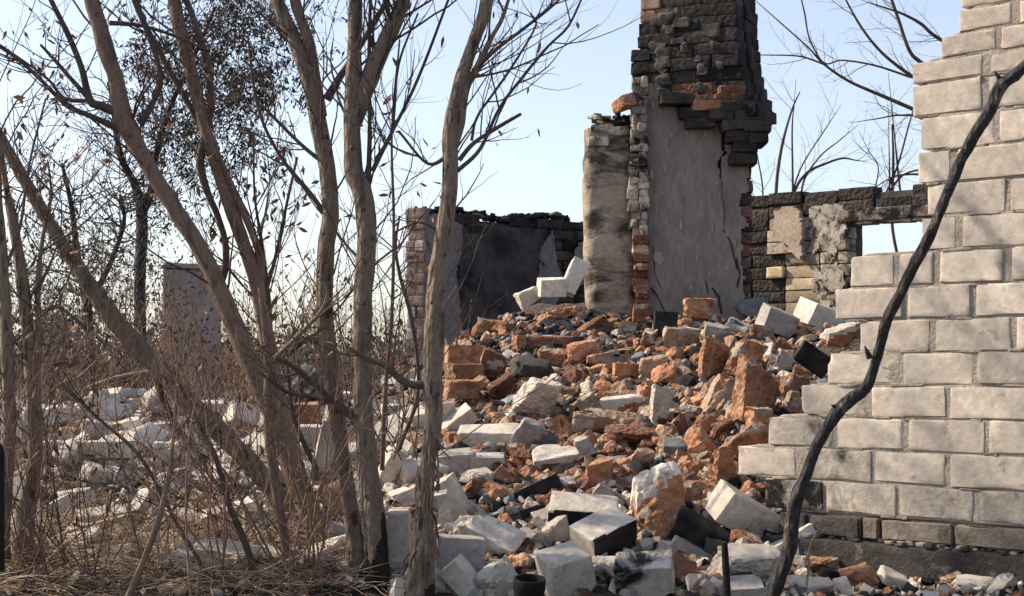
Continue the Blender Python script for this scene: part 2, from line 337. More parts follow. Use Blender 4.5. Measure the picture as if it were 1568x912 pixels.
# plinth course of thin bricks, sooty, and the poured footing
js = [1195, 1238, 1322, 1349, 1462]; ss = [s_of(p) for p in js]
while ss[-1] < 2.7: ss.append(ss[-1]+.262)
for i in range(len(ss)-1):
    brick(wp, OW, FW, ss[i]+.004, ss[i+1]-.006, .282, .343, .14, 0 if i > 1 else 2, -.012, res=10, chip=.022, rough=.004, tonev=.12)
sheet(wp, OW, FW, ss[0], 2.7, .27, .352, .004, .12, 2, 26, .006, 77)
part(wp, 'plinth_course', [mk('plinth_brick', [(.16, .13, .105), (.30, .255, .21)], 7, soot=.35, soots=9, var=.02, bump=.6), M['silsoot'], M['mortarsoot']], wall, sharp=38)
v, q, mi = rock((3.0, .30, .34), 31, (), 46, 60, .006, .01, .012, .0006)
wf.add((v+np.array([1.5+s_of(1185)-.02, .095, .105]))@FW.T+OW, q)
for i in range(90):      # crumbs and ash on the ledge
    s = rg.uniform(s_of(1215), 1.7); r_ = rg.uniform(.006, .02)
    v, q, _ = rock((r_*1.6, r_, r_*.7), int(rg.integers(1e5)), rcuts(rg, 2), 4, 20, .002, .004, .004)
    wf.add((v+np.array([s, rg.uniform(-.05, -.015), .277+r_*.2]))@FW.T+OW, q, 1 if rg.random() < .35 else 0)
part(wf, 'footing', [M['concrete'], M['mortar']], wall)
# soot streak on the two lowest rows: those blocks carry a sooty skin slab
sk = MB()
for (a, b, z0, z1) in [(1172, 1262, zc(-2)+.004, zc(-1)-.006)]:
    brick(sk, OW, FW, s_of(a), s_of(b)-.006, z0, z1, .02, 0, -.005, res=10, tonev=0)
part(sk, 'sooty_block_face', [mk('sooty_block', [(.30, .26, .22), (.44, .39, .33)], 6, soot=.62, soots=9, var=.02, bump=.6)], wall, sharp=38)
# ---- rear right wall (same direction), window and lintel
B0 = P(1146, HY, 10.2); B1 = P(1412, HY, 9.4); FB = frame((B1-B0)[:2]); OB = np.array([B0[0], B0[1], 0.])
def sB(px): t = (px-CX)/F; u = FB[:, 0]; return (t*OB[1]-OB[0])/(u[0]-t*u[1])
def dB(px): return OB[1]+FB[1, 0]*sB(px)
def zB(px, py): return CZ+(HY-py)/F*dB(px)
rear = empty('rear_wall', (OB[0], OB[1], .6), 'scorched rear house wall with mottled soot, peeling plaster and an open window hole', 'wall')
rb = MB(); zt = 1.905; h = .078
zw0, zw1 = zB(1350, 425), zB(1350, 337)
nr_ = int((zt-.35)/h)
for r_ in range(nr_):
    z1_ = zt-r_*h; z0_ = z1_-h; s = -.6+(.125 if r_ % 2 else 0)
    while s < 2.2:
        L_ = .25 if rg.random() > .2 else .125
        a, b = s, s+L_; s = b
        hole = (a+b)/2 > sB(1298) and (a+b)/2 < sB(1298)+.95 and z0_ < zw1-.02 and z1_ > zw0
        if hole and not (a < sB(1298) < b): continue
        if a < sB(1298) < b and hole: b = sB(1298)
        if hole and b-a < .03: continue
        px_ = CX+F*(OB[0]+FB[0, 0]*(a+b)/2)/(OB[1]+FB[1, 0]*(a+b)/2)
        if r_ == 0 and rg.random() < .12: continue
        top = r_ < 2
        mt = 0 if top or px_ < 1182 else (1 if rg.random() < .93 else 0)
        if px_ > 1300 and r_ == 2: mt = 1
        if 1182 < px_ < 1232 and r_ > 5: mt = 3
        dz = rg.normal(0, .004)
        brick(rb, OB, FB, a+.002, b-.003, z0_+.003+dz*top, z1_-.002+dz*top, .12, mt, (-.03 if 1182 < px_ < 1228 and r_ > 2 else 0)+rg.normal(0, .003), res=6, chip=.012, rough=.004, tonev=.22)
sheet(rb, OB, FB, -.6, sB(1298)-.01, .3, zt-.04, .02, .22, 2, 20, .01, 5)
sheet(rb, OB, FB, sB(1298)+.95, 2.2, .3, zt-.04, .02, .22, 2, 12, .01, 6)
sheet(rb, OB, FB, sB(1298)-.01, sB(1298)+.95, .3, zw0, .02, .22, 2, 12, .01, 7)
sheet(rb, OB, FB, sB(1298)-.01, sB(1298)+.95, zw1+.01, zt-.04, .02, .22, 2, 12, .01, 8)
part(rb, 'masonry', [M['sootbrick'], M['mottle'], M['mortarsoot'], mk('brick_cream', [(.40, .31, .20), (.52, .43, .30)], 8, soot=.33, soots=11, var=.02)], rear, sharp=45)
def poly_slab(mb, pts, thick, mat=0, seed=0, noise_=.004, sub=3):
    """irregular flat piece: closed outline given as 3-D points on a plane, thickness towards +normal-away; edges wavy"""
    pts = np.array(pts, float); out = []
    rng = np.random.default_rng(seed)
    for i in range(len(pts)):
        a, b = pts[i], pts[(i+1) % len(pts)]
        n_ = max(2, int(np.linalg.norm(b-a)/.025))
        for j in range(n_):
            t = j/n_; out.append(a+(b-a)*t+rng.normal(0, noise_, 3)*(j > 0))
    o = np.array(out); c = o.mean(0); nrm = np.cross(pts[1]-pts[0], pts[2]-pts[0]); nrm /= np.linalg.norm(nrm)
    if nrm[1] > 0: nrm = -nrm
    o = o-nrm*((o-c)@nrm)[:, None]
    K = len(o); rings = [(.0, thick), (.45, thick), (.8, thick), (.97, thick), (1.0, thick*.75), (1.01, 0)]
    V = []; 
    for (f, t) in rings[1:]:
        V.append(c+(o-c)*f+nrm*t+nrm*(vnoise((c+(o-c)*f)*14, seed)*thick*.25)[:, None])
    V = np.concatenate([[c+nrm*thick]]+V); fq = []; ft = []
    for j in range(K):
        j2 = (j+1) % K; ft.append([0, 1+j, 1+j2])
        for r__ in range(len(rings)-2): a = 1+r__*K; fq.append([a+j, a+K+j, a+K+j2, a+j2])
    mb.add(V, ft, mat); mb.add(V, fq, mat)
def onB(px, py, off=.0):
    s = sB(px); p = OB+FB[:, 0]*s-FB[:, 1]*off; z = CZ+(HY-py)/F*p[1]; return np.array([p[0], p[1], z])
lt = MB()
v, q, mi = rock((.98+.06, .13, .075), 8, (), 20, 40, .006, .01, .02, .004)
lt.add((v+np.array([sB(1298)+.45, .05, zw1+.040]))@FB.T+OB, q); part(lt, 'lintel', [mk('lintel_sooty', [(.2, .15, .12), (.42, .35, .3)], 9, soot=.6, soots=9, var=.02, bump=.8)], rear, sharp=50)
# ---- rear left wall, black with soot
C0 = P(650, HY, 11.4); C1 = P(900, HY, 12.2); FC = frame((C1-C0)[:2]); OC = np.array([C0[0], C0[1], 0.])
def sC(px): t = (px-CX)/F; u = FC[:, 0]; return (t*OC[1]-OC[0])/(u[0]-t*u[1])
def onC(px, py, off=0.):
    s = sC(px); p = OC+FC[:, 0]*s-FC[:, 1]*off; return np.array([p[0], p[1], CZ+(HY-py)/F*p[1]])
black = empty('soot_black_wall', (OC[0], OC[1], .6), 'soot blackened wall with a ragged top, standing left of the chimney', 'wall')
cb = MB(); ztc = 1.93
for r_ in range(18):
    z1_ = ztc-r_*.08; s = -.02+(.12 if r_ % 2 else 0)
    first = True
    while s < 2.6:
        L_ = .25; a, b = (-.02 if first else s), s+L_; s = b; first = False
        if r_ == 0 and rg.random() < .06: continue
        hole_ = sC(720) < (a+b)/2 < sC(822) and z1_ < 1.72
        brick(cb, OC, FC, a+.004, b-.004, z1_-.078, z1_-.004+(rg.uniform(-.02, .012) if r_ == 0 else 0), .14, 0, (.06 if hole_ else 0)+rg.normal(0, .004), res=5, chip=.015, rough=.005, tonev=.3)
sheet(cb, OC, FC, .01, 2.6, .3, ztc-.05, .03, .25, 1, 16, .006, 15)
part(cb, 'masonry', [M['sootbrick'], M['mortarsoot']], black, sharp=45)
LIL = mk('plaster_lilac', [(.15, .128, .125), (.24, .205, .20)], 4, soot=.32, soots=2.4, var=.02)
pb = MB()
def onC2(px, py): return onC(px, py, .01)
poly_slab(pb, [onC2(*p) for p in [(648, 332), (672, 328), (706, 345), (708, 370), (696, 420), (702, 470), (712, 540), (650, 545)]], .014, 0, 9, .006)
part(pb, 'plaster_patch', [LIL], black)
pb = MB(); poly_slab(pb, [onC2(*p) for p in [(826, 380), (845, 352), (850, 400), (862, 425), (850, 470), (822, 470)]], .012, 0, 10, .006)
part(pb, 'plaster_patch', [LIL], black)
pb = MB(); poly_slab(pb, [onC2(*p) for p in [(884, 372), (905, 365), (905, 430), (880, 440), (872, 410)]], .012, 0, 11, .006)
part(pb, 'plaster_patch', [LIL], black)
top_ = MB()
for i in range(110):
    t_ = rg.uniform(-.02, 1.35); L_ = rg.uniform(.03, .10)
    v, q, mi = rock((L_, L_*.8, rg.uniform(.012, .04)), int(rg.integers(1e6)), rcuts(rg, 3), 6, 26, .004, .008, .01)
    top_.add(v@rot(rg.normal(0, 14), rg.normal(0, 14), rg.uniform(0, 180)).T+OC+FC@np.array([t_, rg.uniform(0, .15), ztc-.01+rg.uniform(0, .03)+.02*math.sin(t_*7)]), q, 0 if rg.random() < .85 else 1, rg.uniform(.6, 1.6))
part(top_, 'charred_coping', [M['soot'], M['green']], black, sharp=45)
# corner pier at its left end: stub of the outer wall running away, lit brick edge
cp = MB(); FP = frame((-.75, .66)); FPc = frame((.90, -.43))
OP = np.array([C0[0], C0[1], 0.])-np.array([.135, -.02, 0])
for r_ in range(19):
    z1_ = ztc+.02-r_*.08
    nn = 2 if r_ % 2 else 1; Ls = [.15] if nn == 1 else [.08, .07]; s = 0
    for L_ in Ls:
        jj = rg.normal(0, .012)
        brick(cp, OP, FPc, s+.001+jj*.6, s+L_-.001, z1_-.079, z1_-.001, .14, 0 if rg.random() < .8 else 1, rg.normal(0, .004), res=7, chip=.012, rough=.006, tonev=.2); s += L_
part(cp, 'corner_pier', [mk('pink_brick', [(.22, .15, .125), (.34, .25, .215)], 6, soot=.36, soots=6, var=.02, bump=.8), M['mortar']], black, sharp=45)
# ============================================================ CHIMNEY
chim = empty('chimney', tuple(P(1065, 492, 9.15)), 'tall ruined brick chimney, soot black stack over grey plaster and a rounded tan column', 'chimney')
FCh = frame((1, -.03))
OCh = np.array([P(990, 0, 9.05)[0], 9.05, 0.])
def onH(px, py, off=0.):
    t = (px-CX)/F; u = FCh[:, 0]; s = (t*OCh[1]-OCh[0])/(u[0]-t*u[1]); p = OCh+u*s-FCh[:, 1]*off
    return np.array([p[0], p[1], CZ+(HY-py)/F*p[1]])
sH = lambda px: (onH(px, 0)-OCh)@FCh[:, 0]
zH = lambda py: CZ+(HY-py)/F*9.05
# brick body behind the plaster
bd = MB(); z = .75; r_ = 0
while z < zH(175):
    s = 0.0 if r_ % 2 else -.0; e_ = sH(1152)+rg.normal(0, .006); js = [s]
    while js[-1] < e_-.13: js.append(js[-1]+(.13 if (len(js) == 1 and r_ % 2) else .255))
    js[-1] = e_
    for i in range(len(js)-1):
        brick(bd, OCh, FCh, js[i]+.003, js[i+1]-.004, z+.004, z+.070, .12, 0, .0+rg.normal(0, .003), res=7, chip=.03, rough=.006, tonev=.25)
    brick(bd, OCh, FCh, e_-.13, e_, z+.004, z+.07, .25, 0, .13, res=6, chip=.03, tonev=.2)
    z += .075; r_ += 1
sheet(bd, OCh, FCh, .01, sH(1152)-.02, .7, zH(180), .02, .45, 1, 12, .01, 25)
part(bd, 'brick_body', [mk('scorched_brick', [(.05, .035, .03), (.12, .065, .05), (.08, .06, .055)], 8, soot=.35, soots=6, var=.02, bump=.9), M['mortarsoot']], chim, sharp=45)
# plaster skin
ps = MB()
outl = [(990, 128), (1003, 132), (1012, 150), (1028, 158), (1040, 168), (1050, 176), (1068, 172), (1085, 180), (1104, 186), (1106, 230), (1098, 248), (1100, 272), (1104, 272), (1106, 240), (1110, 236),
        (1116, 188), (1122, 190), (1122, 250), (1146, 256), (1146, 292), (1134, 296), (1134, 330), (1144, 335), (1146, 345), (1133, 350), (1135, 380), (1138, 420), (1140, 500), (1100, 505), (1050, 500), (1000, 500), (988, 480), (991, 400), (987, 330), (991, 250), (989, 180)]
def grid_slab(mb, outl, conv, off0, off1, mat=0, step=4.0, seed=0, amp=.003, warp=None):
    """plaster skin: pixel-free polygon rasterised on a fine grid of real cells, with thickness"""
    o = np.array(outl, float); x0, y0 = o.min(0); x1, y1 = o.max(0)
    xs = np.arange(x0, x1+step, step); ys = np.arange(y0, y1+step, step)
    XX, YY = np.meshgrid(xs, ys)
    cxm = (XX[:-1, :-1]+XX[1:, 1:])/2; cym = (YY[:-1, :-1]+YY[1:, 1:])/2
    wx = cxm+vnoise(np.stack([cxm/9, cym/9, cxm*0], -1), seed)*2.4; wy = cym+vnoise(np.stack([cxm/9, cym/9, cxm*0+9], -1), seed)*2.4
    ins = np.zeros(cxm.shape, bool)
    for i in range(len(o)):
        a, b = o[i], o[(i+1) % len(o)]
        c = ((a[1] > wy) != (b[1] > wy)) & (wx < (b[0]-a[0])*(wy-a[1])/((b[1]-a[1]) or 1e-9)+a[0]); ins ^= c
    jx = XX+vnoise(np.stack([XX*.9, YY*.9, XX*0], -1), seed+1)*step*.35; jy = YY+vnoise(np.stack([XX*.9, YY*.9, XX*0+5], -1), seed+1)*step*.35
    nyy, nxx = XX.shape; Fv = np.zeros((nyy, nxx, 3)); Bv = Fv.copy()
    for j in range(nyy):
        for i in range(nxx):
            wv = 0 if warp is None else warp(jx[j, i], jy[j, i])
            Fv[j, i] = conv(jx[j, i], jy[j, i], off1+wv); Bv[j, i] = conv(jx[j, i], jy[j, i], off0)
    Fv[..., 1] += vnoise(Fv*np.array([9, 0, 9]), seed+3)*amp*1.5+vnoise(Fv*np.array([40, 0, 40]), seed+4)*amp*.5
    ID = np.arange(nyy*nxx).reshape(nyy, nxx); K = nyy*nxx; q = []
    for j in range(nyy-1):
        for i in range(nxx-1):
            if not ins[j, i]: continue
            a, b, c, d = ID[j, i], ID[j, i+1], ID[j+1, i+1], ID[j+1, i]
            q.append([a, d, c, b])
            if i == 0 or not ins[j, i-1]: q.append([a, a+K, d+K, d])
            if i == nxx-2 or not ins[j, i+1]: q.append([b, c, c+K, b+K])
            if j == 0 or not ins[j-1, i]: q.append([a, b, b+K, a+K])
            if j == nyy-2 or not ins[j+1, i]: q.append([d, d+K, c+K, c])
    V = np.concatenate([Fv.reshape(-1, 3), Bv.reshape(-1, 3)]); used = np.unique(np.array(q)); mp_ = np.full(2*K, -1); mp_[used] = np.arange(len(used))
    mb.add(V[used], mp_[np.array(q)], mat)
grid_slab(ps, outl, onH, -.005, .022, 0, 3.0, 2, .003)
part(ps, 'plaster_face', [M['plaster']], chim, sharp=50)
def rear_patches():
    pl = MB(); grid_slab(pl, [(1188, 322), (1227, 316), (1234, 345), (1231, 398), (1220, 388), (1212, 376), (1196, 366), (1190, 350)], onB, -.01, .045, 0, 3.0, 7)
    part(pl, 'plaster_patch', [mk('plaster_pinkish', [(.42, .33, .26), (.52, .43, .36)], 5, var=.02, speck=(.3, .22, .17), specks=12)], rear, sharp=50)
    lm = mk('limewash', [(.36, .31, .26), (.58, .53, .46)], 10, soot=.5, soots=15, var=.02)
    for sd, ol in ((5, [(1240, 316), (1290, 312), (1296, 345), (1284, 378), (1276, 400), (1258, 372), (1246, 392), (1242, 350)]), (6, [(1246, 402), (1262, 420), (1280, 400), (1294, 420), (1290, 462), (1262, 470), (1244, 440)])):
        pl = MB(); grid_slab(pl, ol, onB, -.01, .008, 0, 3.0, sd); part(pl, 'plaster_patch', [lm], rear, sharp=50)
rear_patches()
ds = MB(); grid_slab(ds, [(700, 350), (730, 340), (828, 352), (838, 400), (826, 470), (840, 530), (708, 535), (700, 460), (706, 400)], onC, -.06, .004, 0, 4.0, 8)
part(ds, 'sooty_plaster', [mk('soot_plaster', [(.012, .012, .015), (.075, .066, .068), (.02, .019, .022)], 2.6, soot=.3, soots=3, var=.02, bump=.6)], black, sharp=50)
# chips on the plaster (thin raised pale flakes) and cracks are small real pieces
fl = MB()
for (px, py, a, b) in [(1000, 160, 4, 14), (1012, 170, 3, 12), (1052, 200, 4, 14), (1063, 232, 3, 10), (1042, 345, 5, 18), (1008, 395, 16, 20), (1004, 300, 3, 12), (1072, 330, 3, 9), (1090, 350, 3, 12), (1028, 208, 3, 9),
                       (1100, 300, 3, 14), (1066, 395, 4, 12), (1018, 262, 3, 10), (1035, 290, 3, 9), (1124, 372, 4, 14), (1086, 420, 3, 12), (1058, 440, 3, 10), (998, 268, 4, 16), (1080, 205, 3, 9), (1112, 410, 4, 12)]:
    poly_slab(fl, [onH(px+dx*a/2, py+dy*b/2, .024) for dx, dy in ((-.7, -1), (.5, -.8), (1, .1), (.4, 1), (-.6, .7), (-1, -.1))], .0025, 0, int(px), .0015)
part(fl, 'plaster_flake', [mk('flake_pale', [(.30, .27, .25), (.38, .35, .33)], 10, var=.02)], chim)
ck = MB()
def crack(pts, wd=.0025):
    for a, b in zip(pts[:-1], pts[1:]):
        A_, B_ = onH(*a, .0235), onH(*b, .0235); d_ = B_-A_; L_ = np.linalg.norm(d_); x = d_/L_; y = np.array([0, -1., 0]); zz = np.cross(x, y)
        v = []
        for s_, ww in ((0, .6), (.5, 1), (1, .6)):
            for sg in (-1, 1): v.append(A_+d_*s_+zz*sg*wd*ww*rg.uniform(.5, 1.2)+y*.0022)
        ck.add(v, [[0, 1, 3, 2], [2, 3, 5, 4]])
crack([(1103, 272), (1106, 300), (1109, 330), (1107, 350)]); crack([(1106, 350), (1118, 370), (1125, 400), (1128, 412)], .005)
crack([(997, 440), (1007, 455), (1018, 478), (1024, 496)], .006); crack([(1090, 440), (1100, 455), (1104, 480)], .009); crack([(1126, 395), (1132, 420), (1128, 440)], .008); crack([(1080, 430), (1084, 450)], .005)
crack([(1000, 375), (1002, 420), (1012, 440)], .003)
part(ck, 'crack', [M['soot']], chim)
# rounded stove column
cm = MB(); nn = 44; zs = np.linspace(zH(500), zH(193), 46); cx0, cy0 = P(936, 0, 9.18)[0], 9.20
V = []
for z in zs:
    py = HY-(z-CZ)*F/9.05
    hw = .140+(-.006 if py < 230 else 0)+.004*math.sin(z*4); bul = .010 if py > 262 else 0; bul += .006 if py > 365 else 0
    for a in np.linspace(math.pi*1.28, -math.pi*.30, nn):
        ca, sa = math.cos(a), math.sin(a); e = .42
        x = cx0+(hw+bul)*np.sign(ca)*abs(ca)**e; y = cy0-(.15+bul)*np.sign(sa)*abs(sa)**e
        V.append([x-.02*(z-1.2), y, z])
V = np.array(V); V[:, 2] += vnoise(V*9, 5)*.012*(V[:, 2] > zs[-3])
dn = fbm(V*6, 8, 4)*.007+np.clip(fbm(V*15, 9, 3)-.35, 0, 1)*-.02
V[:, 1] += -dn; V[:, 0] += dn*.4
Iq = np.arange(len(V)).reshape(len(zs), nn); cm.add(V, np.stack([Iq[:-1, :-1], Iq[1:, :-1], Iq[1:, 1:], Iq[:-1, 1:]], -1).reshape(-1, 4))
top = np.concatenate([[V[-nn:].mean(0)], V[-nn:]]); cm.add(top, [[0, i+1, i+2] for i in range(nn-1)])
# banding: real plaster coats of different tone
o = part(cm, 'stove_column', [mk('plaster_scorched', [(.24, .185, .135), (.42, .34, .26), (.33, .265, .195)], 3, soot=.52, soots=4.2, sootcol=(.075, .06, .048), var=.02, bump=.8, stretch=(1, 1, 1.9))], chim)
slb = MB()
for (px, py, L_, hh) in [(921, 196, .13, .05), (948, 200, .14, .05), (916, 216, .12, .05)]:
    brick(slb, np.zeros(3), np.eye(3), P(px, py, 9.05)[0]-L_/2, P(px, py, 9.05)[0]+L_/2, zH(py)-hh/2, zH(py)+hh/2, .2, 0, 9.035, res=7, chip=.03, rough=.006)
part(slb, 'ledge_brick', [M['mottle']], chim, sharp=45)
# broken masonry edge between the column and the plaster (lit rubble core)
be = MB()
z = zH(497); i = 0
while z < zH(128):
    hh = rg.uniform(.03, .06); py = HY-(z+hh/2-CZ)*F/9.0
    lx = np.interp(py, [125, 200, 300, 360, 480], [969, 967, 963, 970, 972]); rx = 991
    xa, xb = P(lx, 0, 9.0)[0], P(rx, 0, 9.0)[0]; low = py > 362
    nsp = 1 if low else 2; e = np.linspace(xa, xb, nsp+1)
    for a, b in zip(e[:-1], e[1:]):
        v, q, mi = rock(((b-a)*1.15, .12, hh*1.05), int(rg.integers(1e6)), rcuts(rg, 3, .65, .9), 8, 30, .006, .012, .02, .08)
        be.add(v+np.array([(a+b)/2+rg.normal(0, .004), 9.035+rg.normal(0, .012), z+hh/2]), q, (2 if rg.random() < .6 else 3) if low else (0 if rg.random() < .8 else 1), 1+rg.normal(0, .2))
    z += hh*.93
part(be, 'broken_edge', [M['mottle'], M['mortar'], M['red'], M['dusty']], chim, sharp=50)
# stack: bricks laid square with the house walls
stk = MB(); FS = frame((.90, -.43)); OS = P(968, 0, 9.22); OS[2] = 0
zS = lambda py: CZ+(HY-py)/F*9.15
z = zS(190); r_ = 0; W_, D_ = .665, .30
while z < 3.55:
    py = HY-(z+.035-CZ)*F/9.15
    inset = np.interp(py, [-60, 0, 60, 75, 110, 170], [.075, .055, .035, .0, -.012, 0])+rg.normal(0, .004)
    rin = np.interp(py, [-60, 0, 90, 150, 175, 240], [.05, .03, .0, -.045, -.11, -.09])+rg.normal(0, .003)
    if py > 185: inset = np.interp(py, [185, 262], [.30, .52])
    e0, e1 = inset, W_-rin; js = [e0, e0+(.13 if r_ % 2 else .25)]
    while js[-1] < e1-.15: js.append(js[-1]+.255)
    js[-1] = max(js[-1], e1); js[-1] = e1
    fo = -.02*(py > 150)-.02*(py > 170)-.012*(py > 60 and py < 120)
    for i in range(len(js)-1):
        mt = 1 if (py < 25 and i == 0) else 0
        if 130 < py < 165 and i >= 1 and rg.random() < .5: mt = 2
        brick(stk, OS, FS, js[i]+.004, js[i+1]-.005, z+.001, z+.073, .13, mt, fo+rg.normal(0, .002), res=9, chip=.014, rough=.005, tonev=.16, jit=.002)
    for dd in (0, .125): brick(stk, OS, FS, e1-.12, e1+rg.normal(0, .003), z+.001, z+.073, .13, 0, .135+dd+fo, res=7, chip=.016, rough=.006, tonev=.25)
    brick(stk, OS, FS, e0, e0+.12, z+.004, z+.07, .25, mt if mt == 1 else 0, .135+fo, res=6, chip=.03, rough=.008)
    z += .075; r_ += 1
sheet(stk, OS, FS, .06, W_-.03, zS(180), 3.5, .006, D_-.02, 3, 40, .008, 41)
for i in range(26):       # clods of mortar and soot clinging to the face
    v, q, mi = rock((rg.uniform(.04, .12), .02, rg.uniform(.03, .08)), int(rg.integers(1e6)), rcuts(rg, 3), 7, 16, .012, .014, .02)
    stk.add((v+np.array([rg.uniform(.12, .55), -.008, rg.uniform(zS(150), zS(20))]))@FS.T+OS, q, 3, 1.2)
part(stk, 'chimney_stack', [mk('stack_brick', [(.016, .015, .015), (.040, .035, .032), (.062, .049, .042)], 6, soot=.48, soots=5, var=.02, bump=1, vor=30), mk('stack_brown', [(.13, .085, .065), (.30, .20, .14)], 9, soot=.25, var=.02, bump=.9), M['red'], M['mortarsoot']], chim, sharp=45)
# corbel: loose hanging courses at the right
co = MB()
for (py, a, b, y0, t) in [(150, 1096, 1150, -.02, 1), (160, 1060, 1110, -.03, 2), (163, 1100, 1165, -.03, 0), (176, 1085, 1125, -.02, 0), (178, 1122, 1180, -.04, 0), (192, 1105, 1140, -.03, 0), (194, 1138, 1180, -.03, 0),
                          (209, 1112, 1145, -.02, 0), (212, 1145, 1176, -.02, 0), (226, 1122, 1160, -.02, 0), (243, 1118, 1160, -.02, 0), (186, 1050, 1098, 0, 0), (172, 1040, 1092, 0, 0), (150, 1010, 1060, 0, 0), (140, 1100, 1142, -.01, 1)]:
    pa, pb_ = P(a, py, 8.93), P(b, py, 8.93)
    brick(co, np.zeros(3), np.eye(3), pa[0], pb_[0], pa[2]-.032, pa[2]+.032, .26, {0: 0, 1: 1, 2: 2}[t], 8.92+y0, res=9, chip=.035, rough=.008, tonev=.2, jit=.01, tilt=rg.normal(0, .03))
part(co, 'corbel_brick', [M['sootbrick'], M['red'], M['orange']], chim, sharp=45)
ld = MB()
for i in range(26):
    px, py = rg.uniform(912, 968), rg.uniform(170, 190); py = min(188, py+(968-px)*.12); L_ = rg.uniform(.04, .11)
    v, q, mi = rock((L_, L_*.8, rg.uniform(.012, .035)), int(rg.integers(1e6)), rcuts(rg, 3), 7, 26, .003, .008, .01)
    ld.add(v@rot(rg.normal(0, 12), rg.normal(0, 12), rg.uniform(0, 180)).T+P(px, py, 9.15), q, 0 if rg.random() < .8 else 1)
part(ld, 'roofing_scrap', [M['soot'], M['mottle']], chim, sharp=45)
v, q, mi = rock((.10, .2, .075), 55, rcuts(np.random.default_rng(3), 2, .7, .9), 10, 24, .004, .01, .02); e = MB(); e.add(v@rot(0, -18, 10).T+P(958, 157, 9.05), q)
tag(e.build('loose_brick', [M['orange']], None, sharp=45), 'single orange brick perched high on the ledge left of the chimney stack', 'brick')
# ============================================================ RUBBLE: pieces one can point at
# slots: 0 base, 1 fracture, 2 special face
KIND = {'sil': (['sil', 'silrough', 'soot'], None, (0, 1), 'block'), 'grey': (['silgrey', 'silrough', 'soot'], None, (0, 1), 'block'), 'sooty': (['silsoot', 'silrough', 'soot'], None, (0, 1), 'block'),
        'silF': (['sil', 'silrough', 'soot'], {2: 2, 4: 2}, (0, 1), 'block'), 'brk': (['sil', 'silrough', 'soot'], None, (2, 4), 'block'), 'slab': (['silgrey', 'slate', 'soot'], None, (2, 4), 'slab'),
        'or': (['orange', 'orange', 'dusty', 'mortar'], None, (5, 8), 'brick'), 'rd': (['red', 'red', 'soot', 'mortar'], None, (4, 8), 'brick'), 'du': (['dusty', 'orange', 'soot', 'mortar'], None, (4, 7), 'brick'),
        'ow': (['brickwhite', 'orange', 'soot'], {}, (3, 5), 'brick'), 'bk': (['soot', 'soot', 'soot'], None, (1, 3), 'block'), 'sl': (['slate', 'slate', 'soot'], None, (4, 6), 'stone'),
        'rock': (['silrough', 'silrough', 'soot'], None, (6, 8), 'stone'), 'bo': (['orange', 'dusty', 'soot'], None, (0, 2), 'brick'), 'gr': (['green', 'green', 'soot'], None, (4, 5), 'scrap')}
def chunk_mesh(kind, dims, seed, res=10, ncut=None):
    mats, fm, nc, cat = KIND[kind]; rng = np.random.default_rng(seed)
    k_ = rng.integers(nc[0], nc[1]+1) if ncut is None else ncut
    blk = kind in ('sil', 'grey', 'sooty', 'silF', 'bk', 'bo')
    cuts = rcuts(rng, k_, .72 if blk else .46, .92 if blk else .86)
    mx = max(dims)
    v, q, mi = rock(dims, seed, cuts, res, 60 if blk else 52, .0025 if blk else .007*min(1, mx/.1), .012*min(1, mx/.12) if blk else .019*min(1, mx/.1), .007 if blk else .009*min(1, mx/.1), .035 if blk else .12, fm, 1, (.02 if kind == 'ow' else None))
    if len(mats) > 3:
        fc = v[q].mean(1); nn_ = vnoise(fc*22+seed*1.7, 5)+.5*vnoise(fc*60+seed, 6)
        mi = np.where(nn_ > (.42 if kind == 'du' else .62), 3, np.where(nn_ < -.75, 2, mi))
    mb = MB(); mb.add(v, q, mi, 1+.22*vnoise(v[q].mean(1)*9+seed, 8)); return mb, [M[x] for x in mats]
HERO = []
def hero(kind, cx, cy, L, T, D, roll, yaw, tilt, short, label, seed=None, base=None, dz=0, res=13, d=None, ncut=None, name=None):
    """cx, cy: where it lies; L, T, D: length, thickness, depth"""
    by = (cy+T*.45) if base is None else base
    if d is None:
        hd = hit(cx, by); hd = 9.0 if hd is None else hd
        d = hd-min(D, 60)*.25/F*hd
    c = P(cx, cy, d); sc_ = d/F; seed = seed if seed is not None else int(cx*7+cy*13)
    mb, mats = chunk_mesh(kind, (L*sc_, D*sc_, T*sc_), seed, res, ncut)
    cat = KIND[kind][3]
    nm = name or {'block': 'silicate_block', 'brick': 'brick_chunk', 'slab': 'plaster_slab', 'stone': 'rubble_stone', 'scrap': 'burnt_scrap'}[cat]
    o = mb.build(nm, mats, None, True, 42)
    Rm = rot(0, roll, 0)@rot(tilt, 0, 0)@rot(0, 0, yaw); o.rotation_euler = Matrix(Rm.tolist()).to_euler(); o.location = c
    tag(o, label, cat, 'fallen pieces of the house in the rubble heap'); HERO.append((cx, cy, max(L, T), short)); return o
h_ = hero
# --- lower centre, big white blocks
h_('sil', 612, 836, 112, 34, 40, 87, 8, 0, 'upright white block', 'clean white block standing on end between the two thickest trunks', d=4.62)
h_('sil', 747, 668, 90, 26, 45, 0, -4, 14, 'straight white slab', 'straight narrow white block lying level on top of a longer grey one')
h_('grey', 698, 712, 56, 42, 44, -2, 6, 12, 'thick grey block', 'thick pale grey block under the level white one, left half of a pair')
h_('grey', 746, 711, 52, 31, 44, 1, 0, 8, 'thin grey block', 'thinner grey block butted against a thick one, right half of a pair')
h_('sil', 695, 772, 86, 34, 44, 62, 0, 18, 'leaning white slab', 'long white slab leaning steeply against the thin right trunk')
h_('grey', 674, 787, 66, 36, 30, 82, 6, 0, 'grey block behind the thin trunk', 'grey block on end behind the thin right trunk, under the leaning slab')
h_('brk', 742, 822, 104, 42, 50, 14, -10, 26, 'broken white block', 'broken white block with a jagged flat top, above the small tilted one')
